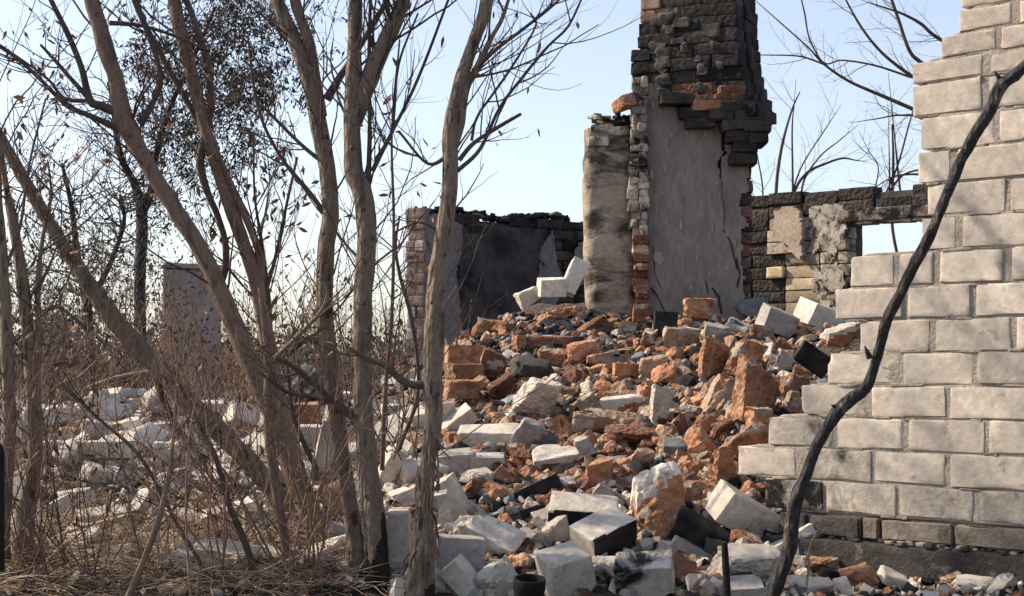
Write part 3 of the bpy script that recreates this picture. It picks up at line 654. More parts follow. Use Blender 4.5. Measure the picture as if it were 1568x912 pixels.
h_('grey', 706, 848, 72, 54, 44, 1, 4, 0, 'square grey block', 'square grey block facing front, right of the thin tree foot')
h_('sil', 710, 888, 66, 34, 40, 48, 0, 14, 'tilted white block', 'small smooth white block tilted down to the right at the lower edge')
h_('brk', 764, 892, 56, 46, 40, -28, 10, 20, 'rough cream block', 'rough cream lump of block beside the black pipe stub')
h_('sil', 866, 876, 70, 66, 60, -8, 24, 22, 'big block beside the pipe', 'big white block right of the black pipe, worn top edge')
h_('silF', 893, 789, 106, 48, 50, 2, -3, 30, 'soot fronted white block', 'long white block with a white top and a coal black front')
h_('silF', 924, 822, 84, 56, 60, -6, 34, 30, 'half black white block', 'white block turned on its corner with a black lower face')
h_('brk', 938, 866, 32, 22, 24, 5, 20, 20, 'little white chunk', 'little white chunk lying between the two big lower blocks')
h_('ow', 1005, 752, 74, 88, 56, -8, 14, 8, 'big limewashed brick lump', 'big upright brick lump with thick white limewash on orange brick', seed=11, res=18, ncut=3)
h_('or', 1008, 797, 52, 46, 40, 38, 14, 0, 'orange foot of the lump', 'orange brick wedge under the big limewashed lump', seed=12)
h_('bk', 1070, 818, 86, 50, 26, 24, 0, 34, 'flat black slab', 'flat matt black slab tilted forward below the limewashed lump')
h_('grey', 1062, 842, 70, 14, 26, 26, 0, 10, 'pale strip under the black slab', 'pale narrow strip of block under the black slab edge')
h_('sooty', 988, 880, 88, 60, 50, -10, -14, 30, 'brown scorched block', 'brown grey scorched block at the lower edge, right of the big white block')
h_('slab', 928, 765, 46, 40, 14, 40, 0, 20, 'grey broken plate', 'small grey broken plate standing above the soot fronted block')
h_('sil', 1146, 792, 124, 50, 54, 33, 22, 8, 'long block under the wall', 'long grey block with a bright broken end sliding down beside the wall', ncut=1)
h_('brk', 1138, 868, 118, 50, 60, -4, 8, 24, 'pale block by the rod', 'large pale block with a sunlit top behind the thin black rod')
h_('grey', 1142, 902, 52, 26, 40, -6, 0, 24, 'grey block at the rod foot', 'grey block at the very bottom right of the thin black rod')
h_('or', 1140, 829, 54, 16, 30, 2, 0, 14, 'flat orange shards', 'flat orange brick shard tucked over the large pale block')
h_('gr', 1092, 838, 26, 34, 16, 10, 0, 10, 'pale green scrap', 'pale green crumpled scrap beside the flat black slab')
h_('or', 1257, 864, 66, 22, 36, -4, 0, 14, 'curved orange brick', 'long flat orange brick piece lying before the wall footing')
h_('or', 1318, 884, 54, 34, 34, -14, 0, 10, 'orange brick by the footing', 'broken orange brick with a ledge, in front of the wall footing')
h_('bk', 1275, 886, 32, 26, 30, 10, 20, 0, 'black lump', 'coal black lump between the two orange bricks near the footing')
h_('slab', 1240, 898, 60, 24, 40, 5, 10, 30, 'grey plate near the pole', 'grey plate lying at the bottom right of the charred pole')
h_('brk', 1376, 890, 60, 18, 30, 22, 10, 20, 'white shard by the footing', 'long white shard lying at the foot of the footing, left of centre')
h_('brk', 1492, 896, 60, 18, 34, 10, -6, 25, 'cream shard by the footing', 'cream coloured flat shard in the lower right by the footing')
h_('du', 1462, 886, 26, 14, 20, -25, 0, 10, 'pinkish brick bit', 'small pinkish brick bit beside the cream shard')
h_('slab', 1534, 898, 46, 14, 24, -30, 0, 20, 'grey stick like shard', 'narrow grey shard at the lower right corner')
# --- orange slope
for a in [('bo', 712, 543, 58, 27, 46, 1, 12, 0, 'cream brick of the stub pillar', 'cream topped brick, uppermost of the brick stack left of the heap'),
          ('bo', 712, 569, 54, 24, 46, 0, 8, 0, 'middle brick of the stub pillar', 'sunlit orange brick, middle one of the stack left of the heap'),
          ('bo', 707, 596, 48, 28, 46, 2, 14, 0, 'low brick of the stub pillar', 'deep orange brick, lowest of the stack left of the heap')]:
    h_(*a, d=8.0-(a[2]-543)*.012)
h_('rd', 755, 560, 40, 44, 14, 14, 6, 12, 'brown leaning slab', 'brown slab with a pale top edge leaning beside the brick stack', ncut=1)
h_('or', 732, 595, 36, 26, 30, -22, 20, 10, 'bright orange wedge', 'bright orange wedge at the foot of the brown leaning slab')
h_('rd', 768, 597, 40, 34, 30, -20, 14, 10, 'dark orange lump', 'dark orange lump left of the white boulder')
h_('rock', 815, 612, 70, 68, 44, 20, 10, 20, 'rough white boulder', 'rough crusted white boulder on the left of the brick slope', res=22)
h_('gr', 814, 567, 68, 30, 30, 6, 0, 20, 'dark folded scrap', 'dark green grey folded scrap above the rough white boulder')
h_('bo', 795, 526, 18, 26, 16, 3, 30, 0, 'small brick on end', 'small light orange brick standing on end at the heap crest')
h_('or', 845, 547, 40, 22, 28, 2, 0, 8, 'crumbly orange brick', 'crumbly orange brick in the row below the rounded column')
h_('or', 887, 541, 52, 32, 34, -3, 4, 4, 'bright orange bricks', 'bright orange pair of bricks right below the rounded column', seed=5)
h_('rd', 853, 524, 96, 20, 36, -2, 0, 6, 'long dark red course', 'long dark red brick course stretching below the rounded column', ncut=1)
h_('bo', 962, 566, 46, 20, 26, 1, 6, 4, 'neat tan brick', 'neat rectangular tan brick below the broken chimney edge', ncut=0)
h_('du', 934, 547, 70, 20, 30, 0, 0, 6, 'tan brick bed', 'long tan brick bed just above the neat tan brick', ncut=1)
h_('bo', 978, 483, 18, 22, 20, 2, 0, 0, 'red brick at the chimney foot', 'square red brick at the foot of the broken chimney edge', d=8.85)
h_('rd', 993, 518, 20, 34, 20, 12, 0, 0, 'upright red brick', 'upright red brick leaning below the chimney plaster')
h_('du', 1000, 560, 44, 26, 28, 5, 0, 4, 'dull red brick', 'dull red brick right of the neat tan one')
h_('bk', 1018, 500, 34, 46, 30, 3, 0, 0, 'dark niche block', 'black block for the dark niche below the left of the grey plaster')  # black block standing in for the shade inside a niche
h_('or', 1066, 472, 62, 30, 40, 4, 10, 4, 'fiery orange lump', 'fiery orange rough lump against the foot of the grey plaster', d=8.6, seed=3, res=18)
h_('du', 1040, 517, 54, 32, 36, 8, 0, 8, 'tan lump below the plaster', 'tan crumbly lump under the fiery orange one')
h_('slab', 1098, 507, 38, 18, 18, 12, 0, 14, 'light grey shard', 'light grey flat shard right of the fiery orange lump')
h_('slab', 1130, 499, 34, 16, 16, 34, 0, 14, 'bluish slab', 'bluish grey slab pointing down right near the chimney right foot')
h_('sl', 1154, 472, 40, 26, 26, -6, 20, 12, 'slate stone', 'dark slate coloured stone between chimney foot and rear wall')
h_('or', 1092, 552, 40, 58, 34, 14, 14, 6, 'tall orange rock', 'tall orange rock, left one of the two upright slabs on the slope', seed=21, res=16)
h_('or', 1138, 546, 40, 58, 34, 22, 10, 4, 'split orange rock', 'cracked orange rock, right one of the two upright slabs on the slope', seed=22, res=16)
h_('du', 1102, 605, 104, 30, 32, -62, 8, 4, 'long steep tan slab', 'long tan masonry slab lying steeply down the brick slope', seed=23, res=18, ncut=2)
h_('or', 1157, 596, 60, 102, 44, 12, 18, 2, 'biggest orange slab', 'biggest orange brick slab, leaning on the stepped wall end', seed=24, res=20, ncut=4)
h_('rock', 1012, 622, 30, 60, 28, 10, 10, 0, 'cone of grey mortar', 'grey mortar cone standing point up in the middle of the slope', seed=30)
h_('ow', 950, 622, 66, 30, 34, 6, 0, 10, 'mortar crusted brick', 'mortar crusted yellow brick piece in the middle of the slope', seed=31)
h_('or', 990, 598, 28, 34, 24, 0, 20, 4, 'round red lump', 'rounded red brick lump left of the grey mortar cone', seed=32)
h_('du', 930, 645, 110, 24, 36, 4, 0, 14, 'wide tan slab', 'wide tan slab of layered mortar across the middle slope', seed=33, ncut=2)
h_('du', 895, 628, 46, 34, 30, -30, 8, 8, 'tan wedge', 'tan wedge left of the mortar crusted brick', seed=34)
h_('slab', 820, 672, 64, 50, 16, 24, 10, 24, 'blue grey plate', 'blue grey plate of plaster beside the level white block', seed=35)
h_('ow', 850, 706, 68, 38, 40, -4, 0, 24, 'white topped orange brick', 'orange brick with a snow white top right of the grey pair', seed=36)
h_('rd', 974, 668, 86, 22, 36, 4, 0, 18, 'dark red plate', 'dark red flat plate with a pale rim in the middle of the slope', seed=37)
h_('sl', 1036, 690, 44, 26, 28, 5, 0, 14, 'bluish stone', 'bluish charred stone above the big limewashed lump', seed=38)
h_('or', 1104, 716, 40, 62, 32, -14, 20, 6, 'tall orange chunk', 'tall orange chunk right of the big limewashed lump', seed=39)
h_('rd', 1112, 658, 56, 26, 30, -18, 0, 10, 'red chunk with mortar rim', 'red brick chunk with a pale mortar rim below the long steep slab', seed=40)
h_('or', 899, 680, 36, 34, 28, -28, 12, 6, 'orange corner piece', 'orange corner piece right of the blue grey plate', seed=41)
h_('or', 914, 724, 48, 34, 34, -8, 12, 6, 'orange brick half', 'half an orange brick right of the white topped one', seed=42)
h_('slab', 900, 690, 24, 44, 12, -20, 0, 10, 'dark upright flake', 'dark upright flake beside the orange corner piece', seed=43)
h_('rd', 1215, 590, 38, 38, 30, 10, 10, 4, 'wine red lump', 'wine red lump resting against the lowest steps of the wall end', seed=44, d=5.75)
h_('du', 1216, 611, 24, 26, 22, 10, 10, 4, 'yellow brick lump', 'small yellow brick lump under the wine red one', seed=45, d=5.65)
h_('slab', 1203, 558, 42, 28, 16, 28, 20, 6, 'pale tilted slab', 'pale grey tilted slab above the wine red lump', seed=46)
h_('bk', 1246, 550, 56, 34, 22, 36, 0, 10, 'charred plank piece', 'black charred piece leaning towards the wall end', seed=47, d=5.9)
h_('or', 1206, 534, 40, 18, 20, 24, 0, 10, 'orange yellow strip', 'orange and yellow burnt strip above the pale tilted slab', seed=48)
h_('du', 1158, 640, 40, 34, 32, 0, 20, 6, 'brown boulder', 'brown boulder at the foot of the biggest orange slab', seed=49)
h_('grey', 1190, 492, 52, 36, 36, 22, 16, 6, 'grey tilted block', 'grey tilted block, left one of two below the rear wall window')
h_('sil', 1254, 484, 66, 36, 40, 22, 34, 6, 'white cornered block', 'block with a dazzling white end, nearest to the cantilevered wall block')
h_('ow', 1288, 515, 56, 30, 30, -6, 10, 10, 'white orange lump', 'whitish orange lump sitting on the wall end step', d=5.0, seed=50)
h_('brk', 809, 455, 34, 24, 24, -30, 14, 8, 'small crest block', 'smallest of three pale blocks stacked left of the rounded column', d=8.75)
h_('sil', 845, 440, 42, 28, 26, 2, 14, 8, 'middle crest block', 'middle of three pale blocks stacked left of the rounded column', d=8.7)
h_('sil', 879, 424, 56, 26, 26, -64, 10, 0, 'steep crest block', 'steeply tilted pale block leaning on the rounded column', d=8.75)
h_('or', 862, 481, 46, 18, 26, -14, 0, 8, 'rust brown crest piece', 'rust brown slab just below the three pale crest blocks')
h_('sil', 699, 648, 62, 24, 30, -38, 0, 24, 'white ramp slab', 'white slab lying like a ramp right of the thin tree')
h_('brk', 684, 636, 26, 38, 26, 4, 20, 10, 'white stone behind the tree', 'rounded white stone just right of the thin tree')
h_('brk', 640, 640, 60, 28, 34, -18, 0, 20, 'white stone left of thin tree', 'flat white stone just left of the thin tree')
h_('sil', 599, 629, 28, 20, 22, 0, 10, 10, 'small white block', 'small white block between the middle trunk and the thin tree')
h_('brk', 598, 714, 26, 56, 26, 30, 20, 10, 'white wedge', 'white wedge leaning behind the thickest trunk, right side', d=5.6)
# --- left field of white blocks
h_('sil', 163, 627, 54, 30, 34, 42, 0, 20, 'leaning left slab', 'pale slab leaning down to the right on the left block heap')
h_('sil', 158, 607, 56, 14, 34, -6, 0, 12, 'flat top slab', 'flat pale slab on the very top of the left block heap')
h_('brk', 100, 632, 58, 28, 34, -12, 10, 16, 'yellowish left slab', 'yellowish slab at the left end of the block heap')
h_('grey', 152, 658, 44, 26, 30, 10, 0, 4, 'grey left block', 'grey block below the pale leaning slab on the left heap')
h_('brk', 198, 655, 40, 28, 30, -16, 10, 10, 'white split stone', 'white split stone right of the leaning left slab')
h_('brk', 248, 660, 44, 26, 30, -4, 0, 10, 'cream split stone', 'cream split stone behind the slanting sapling on the left')
h_('sil', 263, 699, 56, 44, 36, 4, 14, 4, 'big cream block', 'big cream block at the right end of the low wall stub')
h_('sil', 298, 700, 70, 40, 34, 48, 0, 8, 'long cream slab', 'long cream slab slanting down beside the big cream block')
h_('grey', 197, 731, 34, 30, 26, 36, 0, 6, 'grey diamond stone', 'grey stone standing on its corner like a diamond')
h_('brk', 261, 736, 50, 30, 34, -6, 20, 14, 'white block in the twigs', 'white block in the twigs under the big cream block')
h_('brk', 118, 764, 48, 28, 34, -12, 24, 14, 'sunlit ribbed stone', 'sunlit ribbed pale stone low on the left')
h_('sil', 324, 630, 36, 32, 30, 2, 14, 8, 'square white block', 'square white block seen left of the big slanting trunk')
h_('sil', 306, 654, 56, 26, 30, 50, 0, 8, 'steep white slab', 'steep white slab under the square white block')
h_('bo', 468, 634, 44, 34, 34, 2, 8, 6, 'peach coloured block', 'peach coloured block between the leaning trunks', ncut=0)
h_('sil', 471, 667, 50, 32, 34, 0, 6, 4, 'block under the peach one', 'pale block carrying the peach coloured one')
h_('slab', 503, 692, 84, 40, 18, -68, 10, 6, 'leaning grey slab', 'rounded grey slab leaning against the middle trunk', d=5.7)
h_('du', 516, 764, 46, 50, 36, -8, 20, 12, 'peach lump', 'peach lump with an orange chip left of the thickest trunk', d=5.1)
h_('brk', 356, 789, 92, 34, 44, -18, 14, 16, 'arched pale slab', 'arched pale slab above the sunlit block low on the left')
h_('brk', 346, 856, 90, 44, 50, 3, -14, 26, 'sunlit low block', 'broad block with a blazing white top low on the left')
h_('grey', 444, 856, 36, 30, 30, -20, 0, 10, 'pale block between saplings', 'small pale block between the sapling stems near the bottom')
h_('grey', 520, 822, 44, 34, 34, 20, 10, 4, 'shaded block', 'shaded grey block in the crook of the big slanting trunk', d=4.9)
# low stub of block wall on the left
lw = empty('low_wall_stub', tuple(P(130, 730, 6.3)), 'low two course stub of pale block wall among twigs on the left', 'wall')
mbl = MB(); FL = frame((1, .05)); OL = np.array([P(58, 0, 6.3)[0], 6.3, 0.])
sp = 6.3/F
for (row, y1, y0, js) in [(0, 676, 702, [0, 28, 64, 108, 146]), (1, 705, 730, [12, 52, 92, 128])]:
    for a, b in zip(js[:-1], js[1:]): brick(mbl, OL, FL, a*sp, b*sp-.005, CZ+(HY-y0)*sp, CZ+(HY-y1)*sp, .12, 0, 0, res=9, chip=.03, rough=.004)
sheet(mbl, OL, FL, .02, .36, CZ+(HY-735)*sp-.1, CZ+(HY-705)*sp, .01, .11, 1)
part(mbl, 'block_course', [M['sil'], M['mortar']], lw, sharp=42)
# corrugated sheet pieces behind
for k_, (cx_, cy_, L_, lab) in enumerate([(614, 580, 60, 'pale ribbed roofing sheet lying behind the thin tree, upper one'), (618, 594, 58, 'pinkish ribbed roofing sheet lying behind the thin tree, lower one')]):
    mb = MB(); d_ = 8.6; s_ = d_/F; xs = np.linspace(-.5, .5, 60)*L_*s_; ys = np.linspace(-.12, .12, 5)
    X_, Y_ = np.meshgrid(xs, ys); Z_ = .012*np.sin(Y_*80)+.01*np.sin(X_*9)-.1*Y_
    V = np.stack([X_, Y_, Z_], -1).reshape(-1, 3); I_ = np.arange(300).reshape(5, 60); q = np.stack([I_[:-1, :-1], I_[:-1, 1:], I_[1:, 1:], I_[1:, :-1]], -1).reshape(-1, 4)
    mb.add(V, q); mb.add(V-[0, 0, .006], q[:, ::-1]); o = mb.build('roofing_sheet', [M['brickwhite'] if k_ else M['silgrey']]); o.location = P(cx_, cy_, d_); o.rotation_euler = (R(18), R(3), .1)
    tag(o, lab, 'sheet')
# ============================================================ RUBBLE: scattered pieces
rs = np.random.default_rng(11)
def lib(kind, n, dims, res, s0): return [chunk_mesh(kind, tuple(np.array(dims)*rs.uniform(.8, 1.2, 3)), s0+i, res) for i in range(n)]
LIBS = {}
for kd, n, dims in [('or', 12, (.12, .09, .07)), ('rd', 9, (.12, .09, .07)), ('du', 9, (.13, .09, .065)), ('ow', 6, (.12, .09, .075)), ('bk', 5, (.11, .09, .04)), ('sl', 5, (.10, .08, .05)),
                    ('sil', 8, (.18, .11, .088)), ('brk', 10, (.14, .11, .08)), ('grey', 6, (.16, .11, .085)), ('slab', 6, (.14, .10, .025)), ('sooty', 5, (.17, .11, .088)), ('rock', 5, (.10, .09, .07))]:
    LIBS[kd] = [mb.mesh({'or': 'brick_chunk'}.get(kd, 'rubble_piece'), mats, True, 42) for mb, mats in lib(kd, n, dims, 9, 100+len(LIBS)*50)]
SIZE = {'or': .11, 'rd': .11, 'du': .12, 'ow': .12, 'bk': .1, 'sl': .09, 'sil': .17, 'brk': .13, 'grey': .15, 'slab': .13, 'sooty': .16, 'rock': .1}
NAMES = {'or': 'brick_chunk', 'rd': 'brick_chunk', 'du': 'brick_chunk', 'ow': 'brick_chunk', 'bk': 'charred_piece', 'sl': 'rubble_stone', 'sil': 'silicate_block', 'brk': 'silicate_block', 'grey': 'silicate_block', 'slab': 'plaster_slab', 'sooty': 'silicate_block', 'rock': 'rubble_stone'}
DESC = {'or': 'orange brick chunk', 'rd': 'dark red brick chunk', 'du': 'dusty tan brick chunk', 'ow': 'limewashed brick chunk', 'bk': 'charred black piece', 'sl': 'slate grey stone', 'sil': 'white block piece', 'brk': 'broken white block piece', 'grey': 'grey block piece', 'slab': 'thin grey plaster slab', 'sooty': 'sooty block piece', 'rock': 'rough pale mortar stone'}
CATN = {'or': 'brick', 'rd': 'brick', 'du': 'brick', 'ow': 'brick', 'bk': 'debris', 'sl': 'stone', 'sil': 'block', 'brk': 'block', 'grey': 'block', 'slab': 'slab', 'sooty': 'block', 'rock': 'stone'}
GRP = {'brick': 'broken brick pieces scattered over the heap', 'block': 'broken white block pieces scattered over the rubble', 'stone': 'loose stones in the rubble', 'slab': 'plaster slabs in the rubble', 'debris': 'charred pieces in the rubble'}
def zone(px, py):
    """which mix of pieces lies where"""
    if px < 600: return 'left' if py > 600 else 'far'
    if py > 760: return 'low'
    if px < 690: return 'left' if py > 610 else 'far'
    if py < 505: return 'crest'
    if px < 780 and py > 640: return 'mid'
    if px > 1120 and py < 560 : return 'crestr'
    return 'brick'
MIX = {'left': [('brk', .30), ('sil', .18), ('grey', .28), ('du', .14), ('rock', .10)], 'far': [('grey', .5), ('rd', .2), ('sl', .3)],
       'low': [('brk', .22), ('grey', .20), ('sil', .14), ('or', .13), ('rd', .06), ('bk', .12), ('sl', .06), ('sooty', .07)], 'crest': [('du', .3), ('rd', .2), ('sl', .2), ('slab', .1), ('or', .2)],
       'crestr': [('grey', .3), ('brk', .15), ('sl', .2), ('du', .2), ('rd', .15)], 'mid': [('or', .3), ('rd', .25), ('brk', .2), ('grey', .15), ('bk', .1)],
       'brick': [('or', .30), ('rd', .17), ('du', .27), ('ow', .03), ('bk', .08), ('sl', .06), ('rock', .09)]}
placed = []
HA = np.array([[a[0], a[1], a[2]] for a in HERO])
def occupied(px, py, r, pad):
    if len(HA) and (np.hypot(HA[:, 0]-px, HA[:, 1]-py) < HA[:, 2]*.36+r*pad).any(): return True
    if placed:
        A_ = np.array(placed); return bool((np.hypot(A_[:, 0]-px, A_[:, 1]-py) < (A_[:, 2]+r)*pad).any())
    return False
REC = []
def scatter(n, rlo, rhi, pad, x0, x1, y0, y1, sink=.25, tries=12, mix=None):
    c = 0
    for _ in range(n*tries):
        if c >= n: break
        px, py = rs.uniform(x0, x1), rs.uniform(y0, y1); d = hit(px, py)
        if d is None or d > 10.2: continue
        if px > 1130+ (py < 640)*30 and py < 800 and d > 4.4 and px > 1180-(py-520)*.2: continue
        x_ = (px-CX)/F*d
        zn = zone(px, py); ks, ps_ = zip(*(mix or MIX[zn])); kd = ks[rs.choice(len(ks), p=np.array(ps_)/sum(ps_))]
        rad = rs.uniform(rlo, rhi)*(1.15 if kd in ('sil', 'brk', 'grey', 'sooty') else 1)*(6.5/d)**.5
        if occupied(px, py, rad, pad): continue
        size = 2*rad*d/F; s = size/SIZE[kd]
        me = LIBS[kd][rs.integers(len(LIBS[kd]))]
        o = bpy.data.objects.new(NAMES[kd], me); COL.objects.link(o)
        o.scale = tuple(s*rs.uniform(.85, 1.15, 3)); o.rotation_euler = (rs.normal(.25, .45), rs.normal(0, .5), rs.uniform(0, 6.28))
        z = float(H(x_, d)); o.location = (x_, d, z+size*(.35-sink))
        placed.append((px, py, rad)); REC.append((o, kd, px, CZ and HY-(z+size*.1-CZ)*F/d, rad)); c += 1
    return c
n0 = scatter(60, 22, 36, .56, 690, 1180, 505, 720, mix=[('or', .45), ('du', .35), ('rd', .2)])
n00 = scatter(46, 24, 36, .62, -40, 620, 610, 870, mix=[('sil', .35), ('brk', .4), ('grey', .25)], sink=.38)
n1 = scatter(90, 19, 30, .66, 640, 1240, 510, 905)
n2 = scatter(80, 17, 30, .8, -60, 620, 605, 880)
n3 = scatter(330, 9, 19, .62, 600, 1260, 490, 912)
n4 = scatter(110, 9, 17, .75, -40, 640, 600, 900)
n5 = scatter(30, 8, 14, .8, 1200, 1640, 872, 930)
n6 = scatter(120, 6, 10, .5, 600, 1300, 700, 912, sink=.05)
n7 = scatter(50, 5, 9, .8, -40, 620, 600, 900, sink=.05)
print('scatter', n1, n2, n3, n4, n5, n6, n7)
# labels: each piece is told by size, look and where it lies from the nearest big piece
cnt = {}
order = sorted(range(len(REC)), key=lambda i: -REC[i][4])
side_n = {'left of': 0, 'right of': 1, 'above': 2, 'below': 3}
for i in order:
    o, kd, px, py, rad = REC[i]
    dd = np.hypot(HA[:, 0]-px, HA[:, 1]-py); j = int(dd.argmin()); dx, dy = px-HA[j, 0], py-HA[j, 1]
    rel = ('right of' if dx > 0 else 'left of') if abs(dx) > abs(dy) else ('below' if dy > 0 else 'above')
    sz = 'large' if rad > 17 else 'medium' if rad > 10.5 else 'small'
    cnt.setdefault((sz, kd, rel, j), []).append((dd[j], i))
for (sz, kd, rel, j), lst in cnt.items():
    lst.sort(); wd = ['', 'second nearest ', 'third nearest ', 'fourth nearest ', 'fifth nearest ']
    for k_, (_, i) in enumerate(lst):
        w0 = ('nearest ' if len(lst) > 1 and k_ == 0 else wd[min(k_, 4)])
        tag(REC[i][0], f"{w0}{sz} {DESC[kd]} {rel} the {HERO[j][3]}", CATN[kd], GRP[CATN[kd]])
# fine debris nobody could count
from collections import Counter
print(Counter(o.name.split('.')[0] for o in bpy.data.objects if 'category' in o))
db = MB(); tiny = []
med = []
for i in range(30): v, q, mi = rock((.07, .055, .04), 700+i, rcuts(rs, 7, .42, .85), 7, 50, .003, .007, .006, .15); med.append((v, q))
for i in range(26): v, q, mi = rock((.03, .024, .016), 900+i, rcuts(rs, 4, .5, .85), 3, 20, .002, .003, .003, .1); tiny.append((v, q))
def debris(n, x0, x1, y0, y1, lo, hi, mix, src=None):
    src = src or tiny
    for _ in range(n):
        px, py = rs.uniform(x0, x1), rs.uniform(y0, y1); d = hit(px, py)
        if d is None or d > 11: continue
        x_ = (px-CX)/F*d; v, q = src[rs.integers(len(src))]; s = rs.uniform(lo, hi)**1.0
        v = v*s*rs.uniform(.6, 1.4, 3); v = v@rot(rs.uniform(-50, 50), rs.uniform(-50, 50), rs.uniform(0, 360)).T
        db.add(v+np.array([x_, d, float(H(x_, d))+.004*s]), q, mix[rs.integers(len(mix))], rs.uniform(.6, 1.2))
debris(3000, 600, 1300, 485, 912, .4, 1.5, [0, 1, 2, 2, 2, 5, 5, 6, 4, 3])
debris(2200, -80, 640, 600, 912, .4, 1.4, [3, 2, 2, 2, 5, 1, 4])
debris(700, 1200, 1680, 860, 925, .3, 1.2, [0, 3, 3, 4, 5, 5])
debris(700, 700, 1000, 485, 540, .6, 2.0, [1, 2, 5, 6, 5])
debris(1300, 680, 1240, 485, 760, .5, 1.35, [0, 0, 1, 1, 2, 2, 2, 5, 5, 6], med)
debris(260, 620, 1240, 740, 912, .5, 1.0, [0, 1, 3, 4, 5, 5, 2], med)
debris(260, -60, 620, 600, 880, .5, 1.1, [3, 3, 4, 2], med)
tag(db.build('rubble_debris', [M['orange'], M['red'], M['dusty'], M['silrough'], M['silgrey'], M['soot'], M['slate']], None, sharp=45), kind='stuff')
# ============================================================ TREES
rt = np.random.default_rng(77)
M['charbark'] = mk('charred_bark', [(.016, .014, .013), (.05, .04, .034)], 9, bump=1, bscale=30, stretch=(4, 4, 1), speck=(.12, .09, .07), specks=9, spth=.62)
def tube(mb, pts, rad, ns=6, mat=0, cap=True, lump=0, seed=0, tone=1.0):
    pts = np.asarray(pts, float); rad = np.asarray(rad, float); n = len(pts)
    tg = np.gradient(pts, axis=0); tg /= np.linalg.norm(tg, axis=1, keepdims=True)+1e-12
    ref = np.array([.3, 1., .1]) if abs(tg[:, 1]).mean() < .8 else np.array([1., 0, .1])
    a = np.cross(tg, ref); a /= np.linalg.norm(a, axis=1, keepdims=True)+1e-12; b = np.cross(tg, a)
    th = np.linspace(0, 2*math.pi, ns, endpoint=False)
    ring = a[:, None]*np.cos(th)[None, :, None]+b[:, None]*np.sin(th)[None, :, None]
    r = rad[:, None]*np.ones(ns)[None]
    if lump:
        q = pts[:, None]*np.array([1, 1, 1.])+ring*.03
        r = r*(1+lump*(fbm(q*np.array([38, 38, 14.]), seed, 3)*.6+fbm(q*np.array([60, 60, 5.]), seed+3, 2)*.35))
    V = (pts[:, None]+ring*r[..., None]).reshape(-1, 3)
    I = np.arange(n*ns).reshape(n, ns); J = np.roll(I, -1, 1)
    mb.add(V, np.stack([I[:-1], J[:-1], J[1:], I[1:]], -1).reshape(-1, 4), mat, tone)
def spline(pts, k=8):
    pts = np.asarray(pts, float); n = len(pts); out = []
    Q = np.concatenate([[2*pts[0]-pts[1]], pts, [2*pts[-1]-pts[-2]]])
    for i in range(n-1):
        p0, p1, p2, p3 = Q[i:i+4]
        for t in np.linspace(0, 1, k, endpoint=False):
            out.append(.5*((2*p1)+(p2-p0)*t+(2*p0-5*p1+4*p2-p3)*t*t+(3*p1-p0-3*p2+p3)*t**3))
    out.append(pts[-1]); return np.array(out)
def leaf(mb, p, L, seed=0, mat=0, curl=True):
    d = rt.normal(0, 1, 3); d[2] -= 1.2; d /= np.linalg.norm(d); s = np.cross(d, rt.normal(0, 1, 3)); s /= np.linalg.norm(s)+1e-9; n = np.cross(d, s)
    w_ = L*rt.uniform(.09, .19); c = rt.uniform(-.25, .25)*L
    V = [p, p+d*L*.35+s*w_+n*c*.3, p+d*L*.35-s*w_+n*c*.6, p+d*L*.7+s*w_*.8+n*c, p+d*L*.7-s*w_*.7+n*c*.4, p+d*L+n*c*1.4]
    mb.add(V, [[1, 2, 4, 3]], mat, rt.uniform(.6, 1.3)); mb.add(V, [[0, 2, 1], [3, 4, 5]], mat, rt.uniform(.6, 1.3))
def grow(mb, p, d, L, r, depth, up=.10, wig=.16, nch=4, mat=0, leaves=None, lp=0, ns=4, tips=None, spread=.7, seg=7):
    p = np.array(p, float); d = np.array(d, float); d /= np.linalg.norm(d); pts = [p.copy()]
    for i in range(seg):
        d = d+rt.normal(0, wig, 3)/math.sqrt(seg)*1.6; d[2] += up/seg*2; d /= np.linalg.norm(d); p = p+d*L/seg; pts.append(p.copy())
    pts = np.array(pts); rad = r*np.linspace(1, .35, seg+1)**.9; tube(mb, pts, rad, ns, mat, tone=rt.uniform(.75, 1.2))
    if tips is not None: tips.append(pts[-1])
    if leaves is not None:
        for i in range(2, seg+1):
            if rt.random() < lp: leaf(leaves, pts[i], rt.uniform(.020, .042)*pts[i][1]/4.6)
    if depth > 0:
        for k in range(nch):
            t = rt.uniform(.18, .95); i = min(seg-1, int(t*seg)); q = pts[i]+(pts[i+1]-pts[i])*(t*seg-i)
            dd = pts[i+1]-pts[i]; dd /= np.linalg.norm(dd); s = rt.normal(0, 1, 3); s -= dd*(s@dd); s /= np.linalg.norm(s)
            s[1] *= .8
            grow(mb, q, dd*(1-spread*.45)+s*spread, L*rt.uniform(.35, .65)*(1.1-t*.4), r*.55*(1-t*.4), depth-1, up, wig, max(2, nch-1), mat, leaves, lp, 3, tips, spread, max(4, seg-1))
def limbs(mb, paths, d, mat=0, ns=16, lump=.16, k=9, wf=1.0):
    """paths: lists of (px, py, width px[, depth]) ; returns list of centre lines"""
    res = []
    for j, pa in enumerate(paths):
        W = []
        for q in pa:
            dd = q[3] if len(q) > 3 else d; c = P(q[0], q[1], dd); W.append([*c, q[2]/2*dd/F*wf])
        S = spline(W, k); S[:, 3] = np.maximum(S[:, 3], .0008)
        tube(mb, S[:, :3], S[:, 3], ns, mat, lump=lump, seed=j*11+int(pa[0][0]) % 50); res.append(S)
    return res
